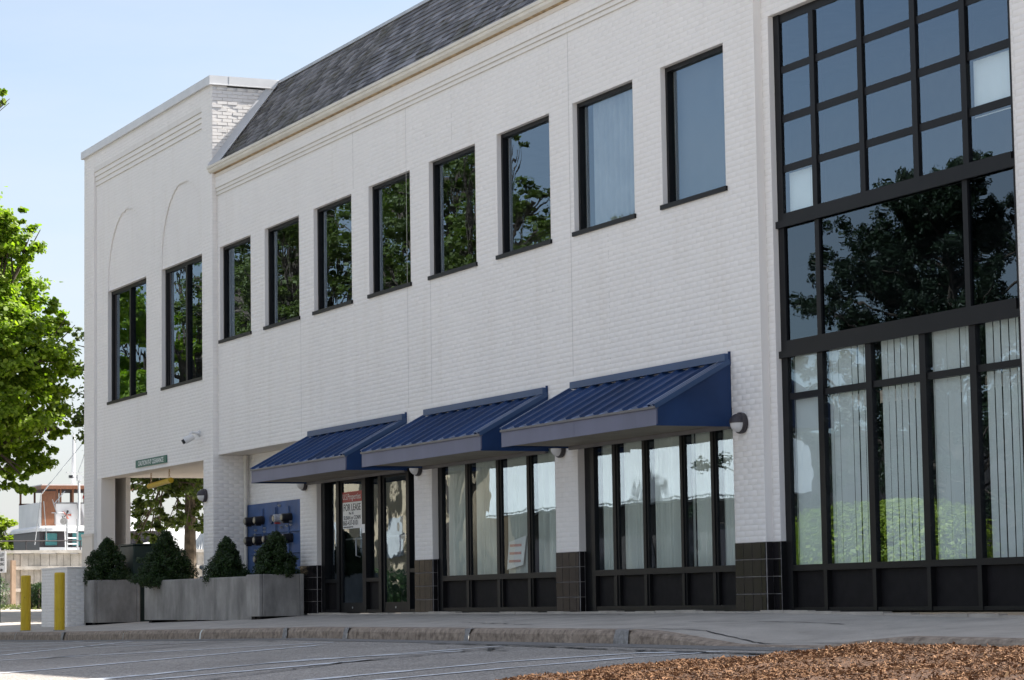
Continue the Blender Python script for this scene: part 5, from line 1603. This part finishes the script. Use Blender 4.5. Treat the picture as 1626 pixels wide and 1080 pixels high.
s = MB(); s.tube([(BXp + 2.3, by(66), bz(833)), (BXp + 2.3, by(68), bz(885))], 0.02, 5, M_BOATW); s.tube([(BXp + 2.3, by(64.5), bz(832)), (BXp + 2.34, by(64.5), bz(832))], 0.13, 12, M_MORTAR); s.tube([(BXp + 1.9, by(119), bz(862)), (BXp + 1.9, by(119), bz(852))], [0.2, 0.2], 10, M_BOATW); s.tube([(BXp + 1.9, by(123), bz(885)), (BXp + 1.9, by(123), bz(862))], 0.04, 6, M_BOATW); build('deck_fittings', s, None, t)
# grey shed roof beside the boat, white house and red roofed hut seen through the passage
def house(label, x0, x1, y0, y1, z0, z1, ridge, roofm, seed, wallm=None):
    t = thing('far_house', label, 'building', ((x0 + x1) / 2, (y0 + y1) / 2, z0))
    s = MB(); s.box(x0, x1, y0, y1, z0, z1, wallm or M_HOUSE); build('wall', s, None, t)
    s = MB(); ym = (y0 + y1) / 2; e = 0.3
    s.face([(x1 + e, y0 - e, z1 - 0.1), (x1 + e, ym, ridge), (x0 - e, ym, ridge), (x0 - e, y0 - e, z1 - 0.1)], roofm); s.face([(x1 + e, y1 + e, z1 - .1), (x1 + e, ym, ridge), (x0 - e, ym, ridge), (x0 - e, y1 + e, z1 - .1)][::-1], roofm)
    s.face([(x1, y0, z1), (x1, y1, z1), (x1, ym, ridge)], wallm or M_HOUSE)
    build('roof', s, None, t)
    jr = random.Random(seed); y = y0 + 0.8
    while y < y1 - 1:
        s = MB(); s.box(x1 + 0.01, x1 + 0.05, y, y + 0.7, z0 + (z1 - z0) * .35, z0 + (z1 - z0) * .75, M_TEAL); build('window', s, None, t); y += 1.7
p = at(300, 880, 120)
house('white house with a low grey roof beyond the trunk in the passage view', p.x - 6, p.x, p.y - 0.5, p.y + 7, -1.5, 2.4, 4.6, M_ROOFGREY, 1)
p = at(270, 880, 105)
house('low white hut with a red roof left of the trunk in the passage view', p.x - 4, p.x, p.y - 0.6, p.y + 2.6, -1.5, 2.3, 3.0, M_ROOFRED, 2)
p = at(225, 870, 140)
house('small pale hut with a grey roof at the left of the passage view', p.x - 5, p.x, p.y - 2.2, p.y + 1.2, -1.5, 3.1, 4.6, M_ROOFGREY, 3)
# white lattice mast through the passage
p = at(322, 905, 90)
t = thing('lattice_mast', 'white lattice gantry leaning beside the mottled trunk', 'mast', (p.x, p.y, 0))
s = MB()
for k in range(6):
    a = at(322 - k * 5, 880, 90); b_ = at(324 - k * 1.5, 838 + k * 3, 90); s.tube([a, b_], 0.035, 5, M_BOATW)
build('strut', s, None, t)

# ------------------------------------------------------------------ across the street: what the windows reflect
def lobes_in(cx, cy, z0, z1, rx, ry, n_, seed, r0=1.0, r1=1.7):
    jr = random.Random(seed); out = []
    while len(out) < n_:
        a, b_, c_ = jr.uniform(-1, 1), jr.uniform(-1, 1), jr.uniform(-1, 1)
        if a * a + b_ * b_ + c_ * c_ < 1: out.append((cx + a * rx, cy + b_ * ry, (z0 + z1) / 2 + c_ * (z1 - z0) / 2, jr.uniform(r0, r1)))
    return out
tree('street_tree', 'tall broadleaf tree across the street, left one mirrored in the upper windows', 'tree', (-82.0, -14.5, -0.7), 4.5, [(a_, -14.5 + ((i_ * 7) % 5 - 2) * 0.55, b_, c_) for i_, (a_, b_, c_) in enumerate([(-89.66, 11.82, 1.2), (-87.52, 12.7, 1.3), (-87.55, 10.89, 1.3), (-83.85, 12.66, 1.3), (-83.24, 11.06, 1.3), (-83.9, 10.05, 1.0), (-80.14, 12.17, 1.2), (-78.94, 12.84, 1.3), (-77.84, 11.04, 1.3), (-79.59, 10.22, 1.0), (-76.75, 9.69, 0.8), (-85.21, 9.31, 1.5), (-80.21, 8.82, 1.5), (-76.63, 14.35, 1.4), (-81.31, 14.04, 1.4), (-84, 7.5, 1.4), (-79, 6.8, 1.3)])], 78000, 0.08, M_BROAD, M_BARK, 21, 0.32, limbs=60, group=None)
tree('street_tree', 'broadleaf tree across the street, right one mirrored in the upper windows', 'tree', (-69.0, -14.5, -0.7), 3.2, [(a_, -14.5 + ((i_ * 7) % 5 - 2) * 0.55, b_, c_) for i_, (a_, b_, c_) in enumerate([(-75.03, 12.89, 1.2), (-73.46, 12.85, 1.2), (-73.49, 11.48, 1.3), (-74.56, 10.64, 1.1), (-72.02, 9.94, 0.9), (-69.97, 13.08, 1.1), (-68.58, 12.67, 1.2), (-69.54, 11.7, 1.3), (-67.72, 11.25, 1.1), (-69.59, 10.39, 1.2), (-67.53, 10.13, 0.9), (-64.62, 12.75, 0.45), (-65.06, 12.2, 0.35), (-64.68, 11.17, 0.8), (-63.05, 11.02, 0.6), (-64.3, 10.24, 1.0), (-62.3, 9.88, 0.75), (-59.65, 9.85, 0.5), (-58.92, 9.84, 0.35), (-66.43, 9.99, 1.1), (-74.62, 8.67, 1.5), (-69.63, 9.09, 1.5), (-71.9, 13.97, 1.2), (-66.03, 9.04, 1.5), (-61.95, 8.9, 1.1), (-70, 7, 1.3), (-66, 7, 1.2)])], 70000, 0.08, M_BROAD, M_BARK, 22, 0.28, limbs=44)
tree('street_tree', 'broadleaf tree across the street at its far end, mirrored in the tower windows', 'tree', (-100, -17, -0.7), 3.5, lobes_in(-100, -17, 3.0, 15.5, 8, 5, 24, 3), 50000, 0.17, M_MAPLE, M_BARK, 23, 0.35, limbs=40)
# pines
def pine(x, y, h, rad, label, seed):
    t = thing('pine_tree', label, 'tree', (x, y, -0.8))
    jr = random.Random(seed); s = MB(); s.tube([(x, y, -0.9), (x + .2, y, h * .5), (x, y, h * .97)], [0.28, 0.18, 0.03], 9, M_BARK)
    P = []; N = []; S = []; r = np.random.default_rng(seed)
    for i in range(130):
        f = jr.uniform(0.12, 1.0); a = jr.uniform(0, 6.283); z = h * f
        L0 = rad * (1.08 - f) ** 0.6 * jr.uniform(0.55, 1.15)
        en = Vector((x + L0 * math.cos(a), y + L0 * math.sin(a), z + L0 * jr.uniform(0.0, 0.35)))
        st = Vector((x, y, z - 0.25 * L0)); s.tube([st, st.lerp(en, .55) + Vector((0, 0, -.1)), en], [0.05, 0.03, 0.01], 5, M_BARK)
        for k in range(11):
            c_ = st.lerp(en, 0.35 + 0.65 * k / 10) + Vector((jr.uniform(-.45, .45), jr.uniform(-.45, .45), jr.uniform(-.15, .3)))
            m_ = 170; d = r.normal(size=(m_, 3)); d /= np.linalg.norm(d, axis=1, keepdims=True)
            P.append(np.array(c_) + d * 0.16 * r.uniform(.4, 1.3, (m_, 1))); N.append(r.normal(size=(m_, 3))); S.append(r.uniform(.05, .10, m_))
    build('trunk', s, None, t)
    leaf_mesh('crown', np.concatenate(P), np.concatenate(N), np.concatenate(S), M_PINE, t, 'leaf', seed)
pine(-49.0, -18.0, 9.5, 5.4, 'dark pine across the street, mirrored in the middle panes of the glazed bay', 31)
pine(-41.2, -18.5, 9.4, 5.0, 'second dark pine across the street, nearer the camera side', 32)
hedge('bright yellow green hedge across the street, mirrored in the lower bay panes', -50.0, -43.2, -15.4, -13.6, -0.6, 2.15, 52000, M_HEDGE, 53, 0.10)
# pale buildings across the street
t = thing('corrugated_building', 'white corrugated metal building across the street with a dark recessed shop front', 'building', (-81, -30, -0.8))
s = MB(); x = -92.0
while x < -70.0:
    s.face([(x, -26.0, 3.5), (x + 0.12, -25.93, 3.5), (x + 0.12, -25.93, 5.4), (x, -26.0, 5.4)][::-1], M_CORR); s.face([(x + .12, -25.93, 3.5), (x + 0.24, -26.0, 3.5), (x + 0.24, -26.0, 5.4), (x + .12, -25.93, 5.4)][::-1], M_CORR); x += 0.24
build('cladding', s, None, t)
s = MB(); s.box(-92, -70, -27.0, -26.01, 3.4, 5.4, M_CORR); s.box(-92, -70, -36, -27.01, -0.9, 5.3, M_DKBRICK); build('wall', s, None, t)
for k in range(7):
    s = MB(); s.box(-91 + k * 3, -89.2 + k * 3, -27.0, -26.96, 0.3, 2.6, M_LAMPB); build('window', s, None, t)
t = thing('beige_building', 'sunlit beige stucco building across the street with pale windows', 'building', (-104, -30, -0.8))
s = MB(); s.box(-120, -92.3, -38, -24.5, -0.9, 9.0, M_BEIGE); build('wall', s, None, t)
s = MB(); s.box(-120.3, -92.0, -38.3, -24.2, 9.0, 9.35, M_HOUSE); build('parapet', s, None, t)
for k in range(8):
    s = MB(); s.box(-118.5 + k * 3.3, -117.2 + k * 3.3, -24.5, -24.44, 2.0, 3.6, M_HOUSE); build('window', s, None, t)
hedge('row of dark rounded bushes in front of the beige building across the street', -112, -84, -20.5, -18.0, -0.8, 1.5, 16000, M_HEDGED, 54, 0.22)
